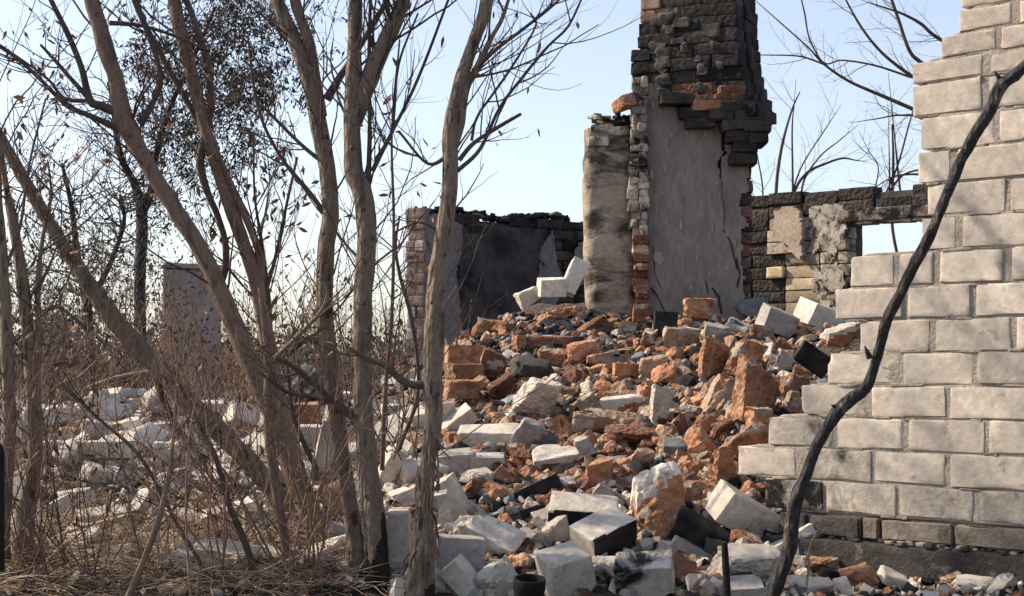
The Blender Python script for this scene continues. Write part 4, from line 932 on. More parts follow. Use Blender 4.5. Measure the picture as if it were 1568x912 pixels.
def sprout(S, n, mb, lv, L=(.2, .6), r=.0035, lo=.1, hi=1., depth=1, up=.3, lp=.04, mat=0, side=0, nch=3, spread=.7):
    for _ in range(n):
        i = int(rt.uniform(lo, hi)*(len(S)-2)); q = S[i, :3]; t = S[i+1, :3]-S[i, :3]; t /= np.linalg.norm(t)+1e-9
        s = rt.normal(0, 1, 3); s[1] *= .6; s[0] += side; s -= t*(s@t); s /= np.linalg.norm(s)
        l_ = rt.uniform(*L); rr = min(r*rt.uniform(.6, 1.4), S[i, 3]*.6)
        grow(mb, q+s*S[i, 3]*.6, t*.75+s*.75, l_, rr, depth, up, .2, nch, mat, lv, lp, 4, None, spread)
def tree(name, label, cat, base, d, trunks, branches=(), nspr=20, burnt=0, sprargs={}, bark='bark', twig='twig', lump=.16, group='bare saplings in front of the ruin', extra=None, ns=18):
    root = empty(name, tuple(P(base[0], base[1], d)), label, cat, group)
    tm = MB(); S = limbs(tm, trunks, d, ns=32 if burnt else ns, lump=lump, wf=.72, k=22 if burnt else 9)
    for s_ in S:        # bud scars and knots
        for _ in range(int(len(s_)*.13)):
            i = rt.integers(2, len(s_)-2); r_ = s_[i, 3]; a_ = rt.uniform(-1.3, 1.3); nn = np.array([math.sin(a_), -math.cos(a_), rt.uniform(0, .5)]); p_ = s_[i, :3]+nn*r_*.86
            tube(tm, [p_, p_+nn*r_*.14, p_+nn*r_*.2], np.array([r_*.34, r_*.26, .001])*rt.uniform(.3, 1.1), 7, 0, tone=rt.uniform(.45, .8))
    if burnt:       # charred foot
        V_ = np.concatenate(tm.v); tm.m4 = [np.where(V_[f].mean(1)[:, 2]+fbm(V_[f].mean(1)*np.array([22, 22, 7]), 3, 3)*.09-(V_[f].mean(1)[:, 0]-root.location.x)*.9 < burnt, 1, 0) for f in tm.f4]
    part(tm, 'trunk', [M[bark], M['charbark']], root)
    bm_, lv = MB(), MB(); SB = limbs(bm_, branches, d, ns=7, lump=.08, k=6) if branches else []
    for s in S: sprout(s, nspr, bm_, lv, **sprargs)
    for s in SB: sprout(s, 5, bm_, lv, L=(.08, .3), r=.0022, lo=.3, depth=1, up=.3, lp=sprargs.get('lp', .04))
    for s in S:        # the crown above: unseen branches added to cast shadows on slope and wall
        m0 = P(0, -20, d)[2]; hi_ = [i for i in range(len(s)) if s[i, 2] > m0]
        for _ in range(4 if len(hi_) > 3 else 0):
            i = hi_[int(rt.uniform(.1, .98)*(len(hi_)-1))]; v = np.array([rt.normal(.1, .6), rt.normal(.35, .7), rt.uniform(.3, 1.1)])
            grow(bm_, s[i, :3], v, rt.uniform(.6, 1.4), min(.011, s[i, 3]*.8), 2, .2, .2, 4, 0, lv, .05, 4)
    if bm_.n: part(bm_, 'branches', [M[twig]], root)
    if lv.n: part(lv, 'dead_leaves', [M['leaf']], root, smooth=False)
    return root
# thickest trunk (A), forked at the top
tree('sapling', 'thickest grey brown sapling trunk in the centre left, forked high up', 'tree', (580, 905), 4.5,
     [[(586, 930, 74), (580, 890, 58), (573, 800, 48), (560, 680, 43), (555, 560, 41), (557, 440, 42), (561, 360, 41), (556, 300, 45), (541, 255, 40), (538, 180, 34), (541, 130, 36), (543, 60, 30), (544, 0, 28), (548, -120, 24), (560, -300, 20), (570, -520, 12)],
      [(545, 190, 26), (562, 130, 38), (585, 75, 36), (610, 20, 32), (628, -40, 28), (660, -160, 22), (680, -320, 16), (690, -520, 9)]],
     [[(563, 300, 10), (566, 200, 7), (565, 90, 6), (568, -30, 5)], [(570, 262, 8), (596, 210, 6), (640, 120, 5), (690, -10, 4)], [(575, 245, 7), (600, 200, 5), (610, 100, 4), (640, 20, 3)],
      [(540, 640, 10), (460, 570, 8), (420, 545, 7)], [(556, 640, 9), (500, 612, 7), (440, 600, 6), (398, 570, 4)]],
     16, .30, dict(L=(.15, .5), r=.0032, lo=.25, hi=.75, up=.35, lp=.05))
# companion trunk (B)
tree('sapling', 'slender sapling trunk just left of the thickest one, with a sawn dark side shoot', 'tree', (545, 905), 4.62,
     [[(556, 925, 50), (548, 860, 40), (537, 780, 34), (524, 690, 32), (512, 600, 36), (500, 520, 36), (497, 450, 36), (500, 380, 37), (506, 320, 36), (500, 250, 36), (490, 200, 36), (478, 140, 36), (458, 80, 32), (425, 0, 28), (395, -90, 24), (370, -220, 19), (340, -420, 12)],
      [(492, 178, 26), (482, 120, 24), (472, 60, 23), (452, 0, 22), (440, -110, 18), (430, -300, 12)]],
     [[(500, 152, 15), (520, 118, 12), (545, 80, 10), (590, 5, 8), (640, -80, 6)], [(508, 345, 9), (478, 300, 8), (430, 240, 6), (395, 165, 5), (380, 60, 3)], [(497, 250, 8), (460, 220, 6), (400, 160, 5)],
      [(500, 530, 8), (470, 520, 7), (440, 545, 6)], [(485, 720, 9), (450, 640, 7), (440, 560, 5)]],
     16, .16, dict(L=(.15, .5), r=.003, lo=.25, hi=.8, up=.35, lp=.06))
# right thin tree (C) with dead peeling foot
rc = tree('sapling', 'thin tree at the centre with a flayed splintered foot, bent right at the top', 'tree', (648, 905), 4.4,
     [[(640, 935, 76), (645, 895, 62), (648, 840, 50), (650, 780, 40), (656, 700, 34), (664, 640, 36), (663, 590, 40), (664, 520, 42), (668, 440, 40), (678, 370, 37), (687, 300, 34), (690, 250, 33), (689, 215, 33), (694, 170, 30), (708, 115, 28), (725, 65, 27), (742, 15, 26), (752, -60, 24), (770, -200, 18), (800, -420, 10)],
      [(697, 222, 14), (706, 190, 16), (708, 165, 18), (716, 130, 16), (728, 108, 16), (738, 88, 13), (748, 65, 10), (770, 25, 8), (790, -40, 6)]],
     [[(703, 245, 8), (722, 222, 7), (745, 205, 6), (770, 190, 6), (798, 174, 5)], [(700, 262, 7), (735, 228, 6), (765, 165, 5), (800, 118, 5), (840, 70, 4), (870, 40, 4), (892, -5, 3)],
      [(726, 108, 8), (760, 75, 6), (800, 45, 5), (850, 5, 4), (880, -30, 3)], [(722, 215, 5), (730, 180, 4), (756, 142, 4), (785, 100, 4), (820, 40, 3), (812, 20, 3)],
      [(655, 590, 14), (620, 585, 12), (590, 560, 9), (560, 548, 8), (530, 530, 5)], [(690, 235, 8), (655, 250, 5), (610, 200, 4)], [(668, 350, 7), (640, 340, 4), (605, 355, 3)]],
     9, .12, dict(L=(.12, .4), r=.0026, lo=.45, hi=.9, up=.4, lp=.03))
db_ = MB()
for i in range(34):      # hanging strips of dead bark round the foot
    py = rt.uniform(690, 900); w_ = np.interp(py, [690, 800, 900], [17, 22, 34]); a = rt.uniform(-1, 1); px = np.interp(py, [690, 780, 900], [657, 650, 645])+a*w_*.95; dd = 4.4-math.sqrt(max(0, 1-a*a))*w_/F*4.4
    l_ = rt.uniform(14, 48); tube(db_, spline([P(px, py, dd), P(px+rt.normal(0, 3), py-l_*.5, dd-.006), P(px*.7+.3*np.interp(py-l_, [690, 780, 900], [657, 650, 645])+rt.normal(0, 3), py-l_, dd-rt.uniform(-.004, .012))], 3), np.full(7, rt.uniform(.0015, .0045)), 4, 0, tone=rt.uniform(.5, 1.3))
part(db_, 'peeling_bark', [M['barkdead']], rc)
# big slanting trunk (D)
tree('sapling', 'big slanting trunk with a dark knot, leaning left from the centre foot', 'tree', (540, 890), 4.9,
     [[(560, 915, 64), (530, 868, 56), (492, 816, 52), (456, 740, 48), (425, 650, 46), (385, 560, 44), (348, 472, 40), (312, 392, 36), (270, 322, 34), (232, 262, 33), (200, 205, 40), (186, 165, 38), (178, 120, 30), (165, 88, 36), (152, 40, 32), (140, 0, 32), (125, -70, 28), (100, -200, 22), (80, -420, 12)]],
     [[(186, 172, 18), (155, 162, 14), (137, 152, 13), (125, 105, 10), (105, 55, 9), (78, 0, 8), (50, -60, 6)], [(190, 200, 13), (140, 178, 9), (105, 163, 8), (85, 145, 7), (50, 110, 6), (20, 85, 5), (-20, 60, 4)],
      [(140, 155, 9), (110, 122, 7), (84, 92, 6), (62, 68, 4)], [(135, 154, 7), (98, 150, 6), (70, 118, 4), (0, 68, 3)], [(215, 190, 12), (235, 155, 9), (246, 120, 8), (230, 60, 8), (205, 0, 8), (180, -80, 7)], [(168, 35, 8), (210, 38, 6), (260, 52, 5), (320, 78, 4)]],
     12, 0, dict(L=(.2, .6), r=.0035, lo=.35, hi=.85, up=.25, lp=.16), bark='barkred')
# E: second leaning trunk and its companions
tree('sapling', 'reddish leaning trunk left of the slender pair, forking under the leafy crown', 'tree', (500, 880), 5.1,
     [[(515, 890, 40), (480, 800, 36), (450, 700, 34), (425, 600, 33), (405, 500, 33), (392, 430, 32), (372, 370, 29), (350, 310, 28), (325, 235, 25), (305, 160, 26), (288, 90, 28), (270, 20, 28), (262, -60, 24), (250, -250, 16)],
      [(415, 560, 16), (400, 480, 16), (400, 400, 17), (375, 330, 16), (345, 265, 15), (322, 205, 12)]],
     [[(333, 440, 16), (344, 412, 12), (345, 375, 11), (335, 335, 10), (318, 295, 11), (306, 250, 14), (312, 215, 13), (322, 165, 11), (318, 100, 12), (300, 40, 10), (282, -10, 9)],
      [(325, 240, 10), (300, 180, 9), (250, 90, 9), (215, 20, 8), (205, -30, 7)], [(430, 660, 12), (415, 560, 10), (412, 470, 8), (402, 380, 6), (390, 300, 4), (388, 200, 3)],
      [(400, 470, 7), (420, 400, 6), (435, 330, 5), (455, 240, 4)]],
     16, 0, dict(L=(.2, .6), r=.003, lo=.3, hi=.9, up=.3, lp=.22), bark='barkred')
# F: far left diagonal trunk
tree('sapling', 'pale diagonal trunk running from the upper left edge to the centre foot', 'tree', (500, 880), 5.3,
     [[(520, 880, 44), (450, 790, 42), (395, 722, 42), (330, 655, 42), (285, 610, 40), (235, 555, 40), (190, 508, 40), (155, 462, 38), (118, 408, 33), (78, 345, 28), (40, 280, 26), (0, 210, 24), (-50, 120, 20), (-120, 0, 15)]],
     [[(230, 550, 14), (262, 640, 11), (300, 690, 9), (330, 740, 7)], [(78, 345, 8), (60, 300, 6), (20, 240, 5), (-10, 200, 4)]],
     16, 0, dict(L=(.15, .5), r=.003, lo=.2, hi=.9, up=.3, lp=.12))
# G: two stems at the left edge
tree('sapling', 'ragged upright stem at the extreme left edge of the picture', 'tree', (10, 840), 4.7,
     [[(0, 860, 44), (6, 760, 34), (14, 650, 30), (10, 520, 26), (4, 400, 22), (-4, 280, 18), (-10, 120, 14), (-30, -60, 10)]], [[(4, 420, 6), (30, 350, 5), (45, 250, 4), (70, 150, 3)]],
     16, 0, dict(L=(.15, .5), r=.003, lo=.2, hi=.9, up=.3, lp=.25), lump=.25)
tree('sapling', 'forked crooked stem with dark base, second from the left edge', 'tree', (35, 835), 4.85,
     [[(30, 860, 56), (40, 770, 38), (55, 690, 30), (52, 600, 30), (44, 520, 26), (34, 430, 26), (22, 350, 20), (10, 290, 14), (0, 220, 10)], [(50, 600, 20), (60, 520, 16), (58, 440, 12), (66, 360, 8), (78, 300, 6), (74, 250, 4)]], [[(62, 480, 8), (90, 470, 6), (130, 500, 4)]],
     16, 0, dict(L=(.15, .5), r=.003, lo=.2, hi=.9, up=.3, lp=.2), lump=.28)
# ============================================================ POLE, ROD, PIPE
S = np.array([[*P(*a[:3]), a[3]/2*a[2]/F] for a in [(1172, 935, 3.95, 34), (1188, 900, 3.93, 32), (1207, 845, 3.92, 31), (1215, 800, 3.9, 30), (1225, 755, 3.9, 27), (1240, 705, 3.9, 23), (1262, 660, 3.9, 21), (1280, 630, 3.9, 26), (1300, 612, 3.9, 26), (1326, 590, 3.9, 22), (1338, 560, 3.9, 20), (1347, 528, 3.89, 20), (1362, 485, 3.87, 21), (1385, 430, 3.85, 22), (1412, 380, 3.83, 22), (1445, 312, 3.8, 22), (1480, 235, 3.77, 24), (1512, 175, 3.75, 26), (1535, 130, 3.73, 27), (1560, 112, 3.71, 24), (1620, 60, 3.68, 20), (1700, -30, 3.62, 16)]])
mb = MB(); Sx = spline(S, 9); Sx[:, 0] += vnoise(Sx[:, :3]*11, 3)*.006; Sx[:, 2] += vnoise(Sx[:, :3]*13, 4)*.006; tube(mb, Sx[:, :3], Sx[:, 3]*.76, 18, 0, lump=.34, seed=4)
pole = mb.build('charred_branch', [M['char']]); tag(pole, 'long bent charred black branch leaning diagonally in front of the block wall', 'branch')
mb = MB()
for (px, py, d_, dx, dy, L_) in [(1332, 548, 3.89, -.5, 1, .035), (1536, 128, 3.73, -.6, .7, .04), (1288, 625, 3.9, -.9, .3, .03), (1212, 800, 3.9, 1, .2, .02), (1502, 195, 3.75, .8, .6, .02)]:
    a = P(px, py, d_); v = np.array([dx, -.3, dy]); v /= np.linalg.norm(v); tube(mb, [a, a+v*L_*.6, a+v*L_], [.008, .0055, .001], 6, 0, lump=.2)
mb.v = mb.v; o = mb.build('knot', [M['char']], pole)
mb = MB(); tube(mb, spline([P(1114, 940, 4.1), P(1112, 880, 4.1), P(1109, 830, 4.1)], 6), np.linspace(.0115, .0085, 13), 12, 0, lump=.05); a = P(1109, 830, 4.1)
mb.add(np.array([[math.cos(t)*.0085, math.sin(t)*.0085, .0] for t in np.linspace(0, 6.28, 12, endpoint=False)]+[[0, 0, .003]])+a, [[i, (i+1) % 12, 12] for i in range(12)])
tag(mb.build('iron_rod', [M['iron']]), 'thin black rod standing upright at the lower edge right of centre', 'rod')
mb = MB(); c = P(811, 885, 4.15); r0, r1, n_ = .043, .036, 40; V = []
for (r, z) in [(r1, -.14), (r1, -.004), (r1+.001, 0), (r0-.001, 0), (r0, -.004), (r0, -.03), (r0-.003, -.036), (r0-.003, -.16)]:
    for t in np.linspace(0, 2*math.pi, n_, endpoint=False): V.append([r*math.cos(t), r*math.sin(t), z])
I = np.arange(8*n_).reshape(8, n_); J = np.roll(I, -1, 1); mb.add(np.array(V)@rot(9, 2, 0).T+c, np.stack([I[:-1], J[:-1], J[1:], I[1:]], -1).reshape(-1, 4))
tag(mb.build('pipe_stub', [M['iron']], None, sharp=40), 'black open pipe stub standing between white blocks at the lower edge', 'pipe')
mb = MB(); c = P(-6, 760, 4.2); V = []
for (r, z) in [(.0, .145), (.012, .143), (.020, .13), (.022, .11), (.022, -.2)]:
    for t in np.linspace(0, 2*math.pi, 24, endpoint=False): V.append([r*math.cos(t), r*math.sin(t), z])
I = np.arange(5*24).reshape(5, 24); J = np.roll(I, -1, 1); mb.add(np.array(V)+c, np.stack([I[:-1], J[:-1], J[1:], I[1:]], -1).reshape(-1, 4))
tag(mb.build('rubber_post', [M['iron']]), 'black rounded post cut off by the left edge of the picture', 'post')
# ============================================================ SHRUBS AND TWIGS IN FRONT
def shrub(name, label, px, py, d, n, L, r, spreadx, mat, lp=.05, lean=0, depth=1, up=.25, group='bare twiggy shrubs among the rubble', wig=.22, nch=3, cat='shrub'):
    b = P(px, py, d); root = empty(name, tuple(b), label, cat, group); mb, lv = MB(), MB()
    for _ in range(n):
        q = b+np.array([rt.normal(0, spreadx*.35), rt.normal(0, .12), -.03]); dr = np.array([rt.normal(lean, .45), rt.normal(0, .3), 1.0])
        grow(mb, q, dr, rt.uniform(*L), r*rt.uniform(.6, 1.3), depth, up, wig, nch, 0, lv, lp, 4)
    part(mb, 'stems', [M[mat]], root)
    if lv.n: part(lv, 'dead_leaves', [M['leaf']], root, smooth=False)
    return root
shrub('twiggy_shrub', 'reddish twiggy shrub at the far left in front of the dark stem base', 60, 860, 4.6, 20, (.35, .8), .0026, .3, 'twigred', .10, depth=2)
shrub('twiggy_shrub', 'tangled brown shrub before the low wall stub on the left', 150, 870, 4.7, 20, (.3, .8), .0026, .35, 'twig', .12, depth=2)
shrub('twiggy_shrub', 'thin grey shrub between the low wall stub and the slanting trunk', 280, 870, 4.7, 15, (.3, .8), .0026, .3, 'twigpale', .08, depth=2)
shrub('twiggy_shrub', 'dense brown shoots at the foot of the slanting trunk', 385, 885, 4.6, 20, (.35, .9), .0034, .3, 'twigred', .05, depth=2, lean=-.15)
shrub('twiggy_shrub', 'upright shoots rising between the slanting and the slender trunks', 465, 890, 4.55, 14, (.4, 1.1), .0035, .16, 'barkred', .05, depth=2, lean=-.2)
shrub('twiggy_shrub', 'fine shoots growing right behind the thickest trunk', 610, 690, 5.6, 16, (.5, 1.0), .0035, .2, 'twig', .06, depth=2)
shrub('twiggy_shrub', 'wispy brown brush on the rubble behind the slanting trunk', 350, 690, 6.2, 16, (.35, .8), .003, .5, 'twigred', .08, depth=2)
shrub('twiggy_shrub', 'wispy brown brush on the rubble near the left edge', 90, 690, 6.2, 16, (.35, .8), .003, .6, 'twigred', .12, depth=2)
# named upright shoots (multi-stem)
for (lab, pa, mt, dd) in [('forked thin stem crossing in front of the low wall, left', [(190, 930, 12), (215, 870, 11), (238, 810, 10), (252, 760, 9), (262, 700, 6), (268, 640, 5), (272, 570, 4)], 'twigpale', 4.4),
                          ('tall straight stem between the slanting trunk and the slender trunk', [(450, 900, 16), (435, 820, 16), (418, 720, 16), (410, 640, 15), (410, 560, 12), (405, 500, 9), (398, 440, 7)], 'barkred', 4.6),
                          ('stem with a broken top left of the tall straight stem', [(400, 905, 12), (375, 830, 11), (350, 770, 10), (330, 700, 8), (300, 640, 6), (262, 560, 5)], 'twig', 4.5),
                          ('dark thin stem rising beside the thin tree towards the soot wall', [(610, 690, 7), (640, 600, 6), (632, 500, 6), (612, 420, 6), (606, 375, 5), (612, 330, 3)], 'twig', 5.4),
                          ('dark whip just right of the thickest trunk', [(585, 720, 8), (590, 600, 7), (600, 480, 6), (603, 340, 5), (600, 200, 4), (612, 60, 3)], 'twig', 5.2),
                          ('long brown whip bending across the left blocks', [(330, 900, 7), (270, 800, 6), (215, 700, 6), (150, 640, 5), (95, 590, 4)], 'twig', 4.5),
                          ('pale broken branch slanting up to the slender trunk', [(420, 548, 7), (450, 520, 7), (480, 490, 6), (495, 470, 6), (502, 448, 4)], 'twigpale', 4.4)]:
    root = empty('bare_shoot', tuple(P(pa[0][0], pa[0][1], dd)), lab, 'shoot', 'single bare shoots on the left'); mb, lv = MB(), MB()
    S = limbs(mb, [pa], dd, ns=8, lump=.12, k=6)[0]; part(mb, 'stem', [M[mt]], root)
    mb = MB(); sprout(S, 12, mb, lv, L=(.08, .35), r=.0022, lo=.2, up=.2, lp=.08, depth=1); part(mb, 'twigs', [M['twig']], root)
    if lv.n: part(lv, 'dead_leaves', [M['leaf']], root, smooth=False)
mb = MB(); tube(mb, spline([P(1234, 900, 4.2), P(1238, 868, 4.2), P(1240, 838, 4.2), P(1252, 812, 4.2)], 5), np.linspace(.0035, .002, 16), 6, 0, lump=.2)
tag(mb.build('dry_stalk', [M['twigpale']]), 'single pale dry stalk standing before the footing right of the charred pole', 'stalk')
# fallen branches on the ground, lower left
fb = [('pinkish peeled branch lying flat in the lower left', [(120, 862, 7), (165, 872, 10), (205, 885, 9), (245, 890, 7)], 'twigred'), ('long pale stalk sweeping over the straw, lower left', [(0, 862, 5), (60, 835, 6), (110, 812, 6), (190, 790, 4)], 'straw'),
      ('curved grey stick low between shrubs, left of centre', [(235, 868, 4), (280, 872, 6), (330, 868, 6), (400, 860, 4)], 'twigpale'), ('thick brown stick lying behind the sapling feet', [(385, 880, 8), (430, 882, 10), (490, 884, 9)], 'twigred'),
      ('pale stick rising to the right before the thickest trunk', [(480, 915, 6), (500, 885, 5), (540, 872, 5), (560, 862, 4)], 'twigpale'), ('grey stick lying across the rubble behind the left heap', [(130, 595, 6, 9), (180, 578, 8, 9), (235, 568, 6, 9)], 'twigpale'),
      ('thin dead branch propped up behind the left stems', [(60, 620, 4), (90, 590, 6), (120, 578, 5), (150, 550, 3)], 'twigpale')]
for lab, pa, mt in fb:
    mb = MB(); d0 = hit(pa[1][0], pa[1][1]) if len(pa[0]) < 4 else 9
    limbs(mb, [[(q[0], q[1], q[2], (q[3] if len(q) > 3 else (d0 or 6)-.06)) for q in pa]], 5, ns=8, lump=.15)
    tag(mb.build('fallen_branch', [M[mt]]), lab, 'branch', 'fallen sticks on the ground')
# dry grass and litter
gb = MB()
def blades(n, x0, x1, y0, y1, L, flat, mats, r=.0010):
    for _ in range(n):
        px, py = rt.uniform(x0, x1), rt.uniform(y0, y1); d = hit(px, py)
        if d is None or d > 9: continue
        x_ = (px-CX)/F*d; p = np.array([x_, d, float(H(x_, d))+rt.uniform(0, .015)]); a = rt.uniform(0, 6.28); l_ = rt.uniform(*L)
        dr = np.array([math.cos(a), math.sin(a)*.7, rt.uniform(.0, flat)]); pts = [p]
        for k in range(4): dr[2] -= .12; dr = dr+rt.normal(0, .12, 3); p = p+dr/np.linalg.norm(dr)*l_/4; p[2] = max(p[2], float(H(p[0], p[1]))+.003); pts.append(p)
        tube(gb, np.array(pts), r*np.array([1, 1.1, 1, .7, .3])*rt.uniform(.6, 1.6), 3, mats[rt.integers(len(mats))], tone=rt.uniform(.5, 1.25))
blades(4600, -80, 560, 805, 912, (.08, .32), .7, [0, 0, 0, 1, 2]); blades(1500, -80, 620, 640, 850, (.06, .25), .8, [1, 2, 0]); blades(260, 600, 1250, 520, 900, (.04, .12), .5, [1, 2])
tag(gb.build('dry_grass', [M['straw'], M['twigred'], M['twig']]), kind='stuff')
ll = MB()
for _ in range(1300):
    px, py = rt.uniform(-80, 640), rt.uniform(600, 912); d = hit(px, py)
    if d is None or d > 9: continue
    x_ = (px-CX)/F*d; leaf(ll, np.array([x_, d, float(H(x_, d))+.012]), rt.uniform(.02, .045), mat=0 if rt.random() < .6 else 1)
tag(ll.build('leaf_litter', [M['leaf'], M['straw']], None, smooth=False), kind='stuff')
# ============================================================ BACKGROUND
def bush(label, px, py, d, n, L, r, w_, mat, leafn=0, lean=0, depth=2, name='bare_bush', lp=0, nch=4, up=.2):
    b = np.array([(px-CX)/F*d, d, .36 if d > 10 else float(H((px-CX)/F*d, d))]); root = empty(name, tuple(b), label, 'bush', 'bare bushes behind the rubble'); mb, lv = MB(), MB(); tips = []
    for _ in range(n):
        q = b+np.array([rt.normal(0, w_*.35), rt.normal(0, .3), 0]); dr = np.array([rt.normal(lean, .35), rt.normal(0, .25), 1.0])
        grow(mb, q, dr, rt.uniform(*L), r*rt.uniform(.6, 1.3), depth, up, .2, nch, 0, None, 0, 3, tips)
    part(mb, 'stems', [M[mat]], root)
    if leafn:
        tips = np.array(tips)
        for _ in range(leafn):
            t = tips[rt.integers(len(tips))]+rt.normal(0, .05, 3); leaf(lv, t, rt.uniform(.03, .06)*d/12)
        part(lv, 'dry_foliage', [M['needle']], root, smooth=False)
for a in [('grey brown bush behind the left edge stems', 20, 560, 10.5, 26, (.6, 1.3), .006, 1.0, 'twig', 1100), ('brown thicket left of the far grey building', 130, 560, 11.5, 30, (.7, 1.5), .006, 1.2, 'twig', 1500),
          ('low brush in front of the far grey building', 250, 575, 10.0, 26, (.3, .65), .005, 1.2, 'twigred', 500), ('leggy bush right of the far grey building', 370, 560, 11.0, 26, (.6, 1.2), .006, .9, 'twigred', 350),
          ('low dark brush between the slender trunks', 470, 570, 10.5, 26, (.35, .8), .005, 1.0, 'twig', 200), ('thin bush behind the thickest trunk', 590, 575, 10.5, 24, (.4, .95), .005, .7, 'twig', 120),
          ('brown undergrowth under the leafy tree', 300, 600, 9.2, 26, (.25, .6), .004, 1.6, 'twigred', 500), ('brown undergrowth at the left heap edge', 60, 600, 9.2, 26, (.25, .6), .004, 1.4, 'twigred', 500),
          ('undergrowth behind the slender trunks', 520, 605, 9.0, 20, (.2, .45), .004, 1.0, 'twig', 100),
          ('hazy far bush on the left horizon', 60, 540, 17, 30, (.8, 1.8), .009, 2.4, 'twig', 900), ('hazy far bush in the middle of the left horizon', 280, 540, 18, 30, (.8, 1.6), .009, 2.4, 'twig', 900),
          ('far bush seen between the trunks and the soot wall', 520, 545, 17, 30, (.6, 1.3), .008, 2.2, 'twig', 300)]:
    lab, px, py, d, n, L, r, w_, mt, ln = a; bush(lab, px, py, d, n, L, r, w_, mt, ln)
# far brushwood on the horizon
fw = MB()
for _ in range(2600):
    x_ = rt.uniform(-26, 12); y_ = rt.uniform(28, 60); b = np.array([x_*y_/45, y_, .37]); hh = rt.uniform(.6, 1.9)*y_/45
    grow(fw, b, [rt.normal(0, .25), 0, 1], hh, .014, 0, .1, .3, 0, int(rt.integers(2)), None, 0, 3, seg=4); 
    for k in range(3): leaf(fw, b+np.array([rt.normal(0, .3), 0, hh*rt.uniform(.2, .9)]), rt.uniform(.2, .4), mat=2)
tag(fw.build('far_brushwood', [M['twig'], M['twigpale'], M['needle']], None, smooth=False), kind='stuff')
# dark leafy trees behind
def bgtree(label, base, d, trunks, crown, leafn, cat='tree', mat='needle', name='leafy_tree', twn=60, lf=(.026, .055), group='trees behind the ruin'):
    root = empty(name, tuple(P(base[0], base[1], d)), label, cat, group); tm = MB(); S = limbs(tm, trunks, d, ns=10, lump=.12); part(tm, 'trunk', [M['char'] if mat == 'needle' else M['twig']], root)
    mb, lv = MB(), MB(); tips = []
    for s in S:
        for _ in range(twn//len(S)):
            i = int(rt.uniform(.35, .98)*(len(s)-1)); v = rt.normal(0, 1, 3); v[2] = abs(v[2])*.6; grow(mb, s[i, :3], v, rt.uniform(.3, .8)*d/12, .007*d/12, 1, .15, .25, 4, 0, None, 0, 3, tips)
    for (cx_, cy_, rx, ry, n_) in crown:
        for _ in range(int(n_*1.5)):
            c = P(cx_+rt.normal(0, rx), cy_+rt.normal(0, ry), d+rt.normal(0, .45)); dr = rt.normal(0, 1, 3)
            grow(mb, c, dr, rt.uniform(.12, .35)*d/12, .003*d/12, 0, .1, .3, 0, 0, None, 0, 3, tips, seg=4)
            for k in range(leafn):
                leaf(lv, c+dr/np.linalg.norm(dr)*rt.uniform(0, .2)*d/12+rt.normal(0, .028, 3), rt.uniform(*lf)*d/12)
    part(mb, 'branches', [M['twig']], root)
    if lv.n: part(lv, 'foliage', [M[mat]], root, smooth=False)
bgtree('dark tree with clumpy withered foliage behind the left saplings', (215, 500), 12.5,
       [[(216, 560, 20), (214, 440, 18), (217, 330, 18), (205, 280, 12), (185, 240, 10), (175, 180, 8), (165, 100, 5)], [(217, 330, 14), (232, 290, 12), (240, 230, 10), (262, 160, 8), (300, 80, 6), (330, 10, 4)]],
       [(300, 60, 46, 50, 60), (380, 30, 40, 40, 48), (330, 150, 46, 40, 60), (400, 130, 34, 36, 40), (450, 60, 22, 40, 16), (250, 100, 34, 50, 34), (270, 230, 34, 30, 30), (360, 240, 28, 26, 24), (190, 170, 22, 30, 10), (230, 310, 30, 24, 16)], 26)
bgtree('far withered tree with sparse leaves at the left, behind the diagonal trunk', (120, 540), 14,
       [[(140, 580, 16), (135, 480, 14), (120, 400, 11), (110, 320, 8), (95, 250, 5)], [(135, 470, 10), (170, 400, 8), (190, 340, 6), (185, 300, 4)]],
       [(130, 360, 40, 40, 46), (60, 420, 34, 36, 26), (190, 400, 30, 36, 30), (120, 450, 50, 26, 34), (60, 250, 30, 14, 8), (30, 300, 26, 20, 10)], 20, lf=(.015, .035))
# far buildings
def house(label, x0, x1, ytop, ybot, d, mat, depth=1.5, rows=0):
    a, b = P(x0, ytop, d), P(x1, ybot, d); root = empty('far_building', ((a[0]+b[0])/2, d, .35), label, 'building'); mb = MB()
    v, q, mi = rock((b[0]-a[0], depth, a[2]-.3), 9, (), 16, 90, .006, .01, .01, .004)
    mb.add(v@rot(0, 0, 12).T+np.array([(a[0]+b[0])/2, d+depth/2, (a[2]+.3)/2]), q); part(mb, 'wall', [mat], root, sharp=40)
    mb = MB(); v, q, mi = rock((b[0]-a[0]+.02, depth+.02, .05), 10, (), 12, 60, .008, .01, .02, .01); mb.add(v@rot(0, 2, 12).T+np.array([(a[0]+b[0])/2, d+depth/2, a[2]+.025]), q); part(mb, 'roof', [mat], root, sharp=40)
    return root
house('windowless grey lilac outbuilding far behind the slanting trunk', 224, 310, 412, 520, 14, mk('far_lilac', [(.34, .27, .245), (.42, .35, .32)], 2, var=.02))
bw = empty('far_brick_wall', tuple(P(85, 530, 13)), 'small sunlit yellowish brick wall fragment in the distance at the left', 'wall'); mb = MB(); FY = frame((1, .1)); OY = np.array([P(62, 0, 13)[0], 13., 0.])
for r_ in range(11):
    z = P(0, 548, 13)[2]+r_*.034; s = 0 if r_ % 2 else -.06
    for i in range(3-(r_ > 8)): brick(mb, OY, FY, s+i*.1, s+i*.1+.095, z, z+.03, .08, 0, 0, res=4, chip=.01, tonev=.1)
part(mb, 'masonry', [mk('far_yellow_brick', [(.44, .34, .23), (.54, .44, .31)], 6, var=.02)], bw, sharp=45)
hp = MB()
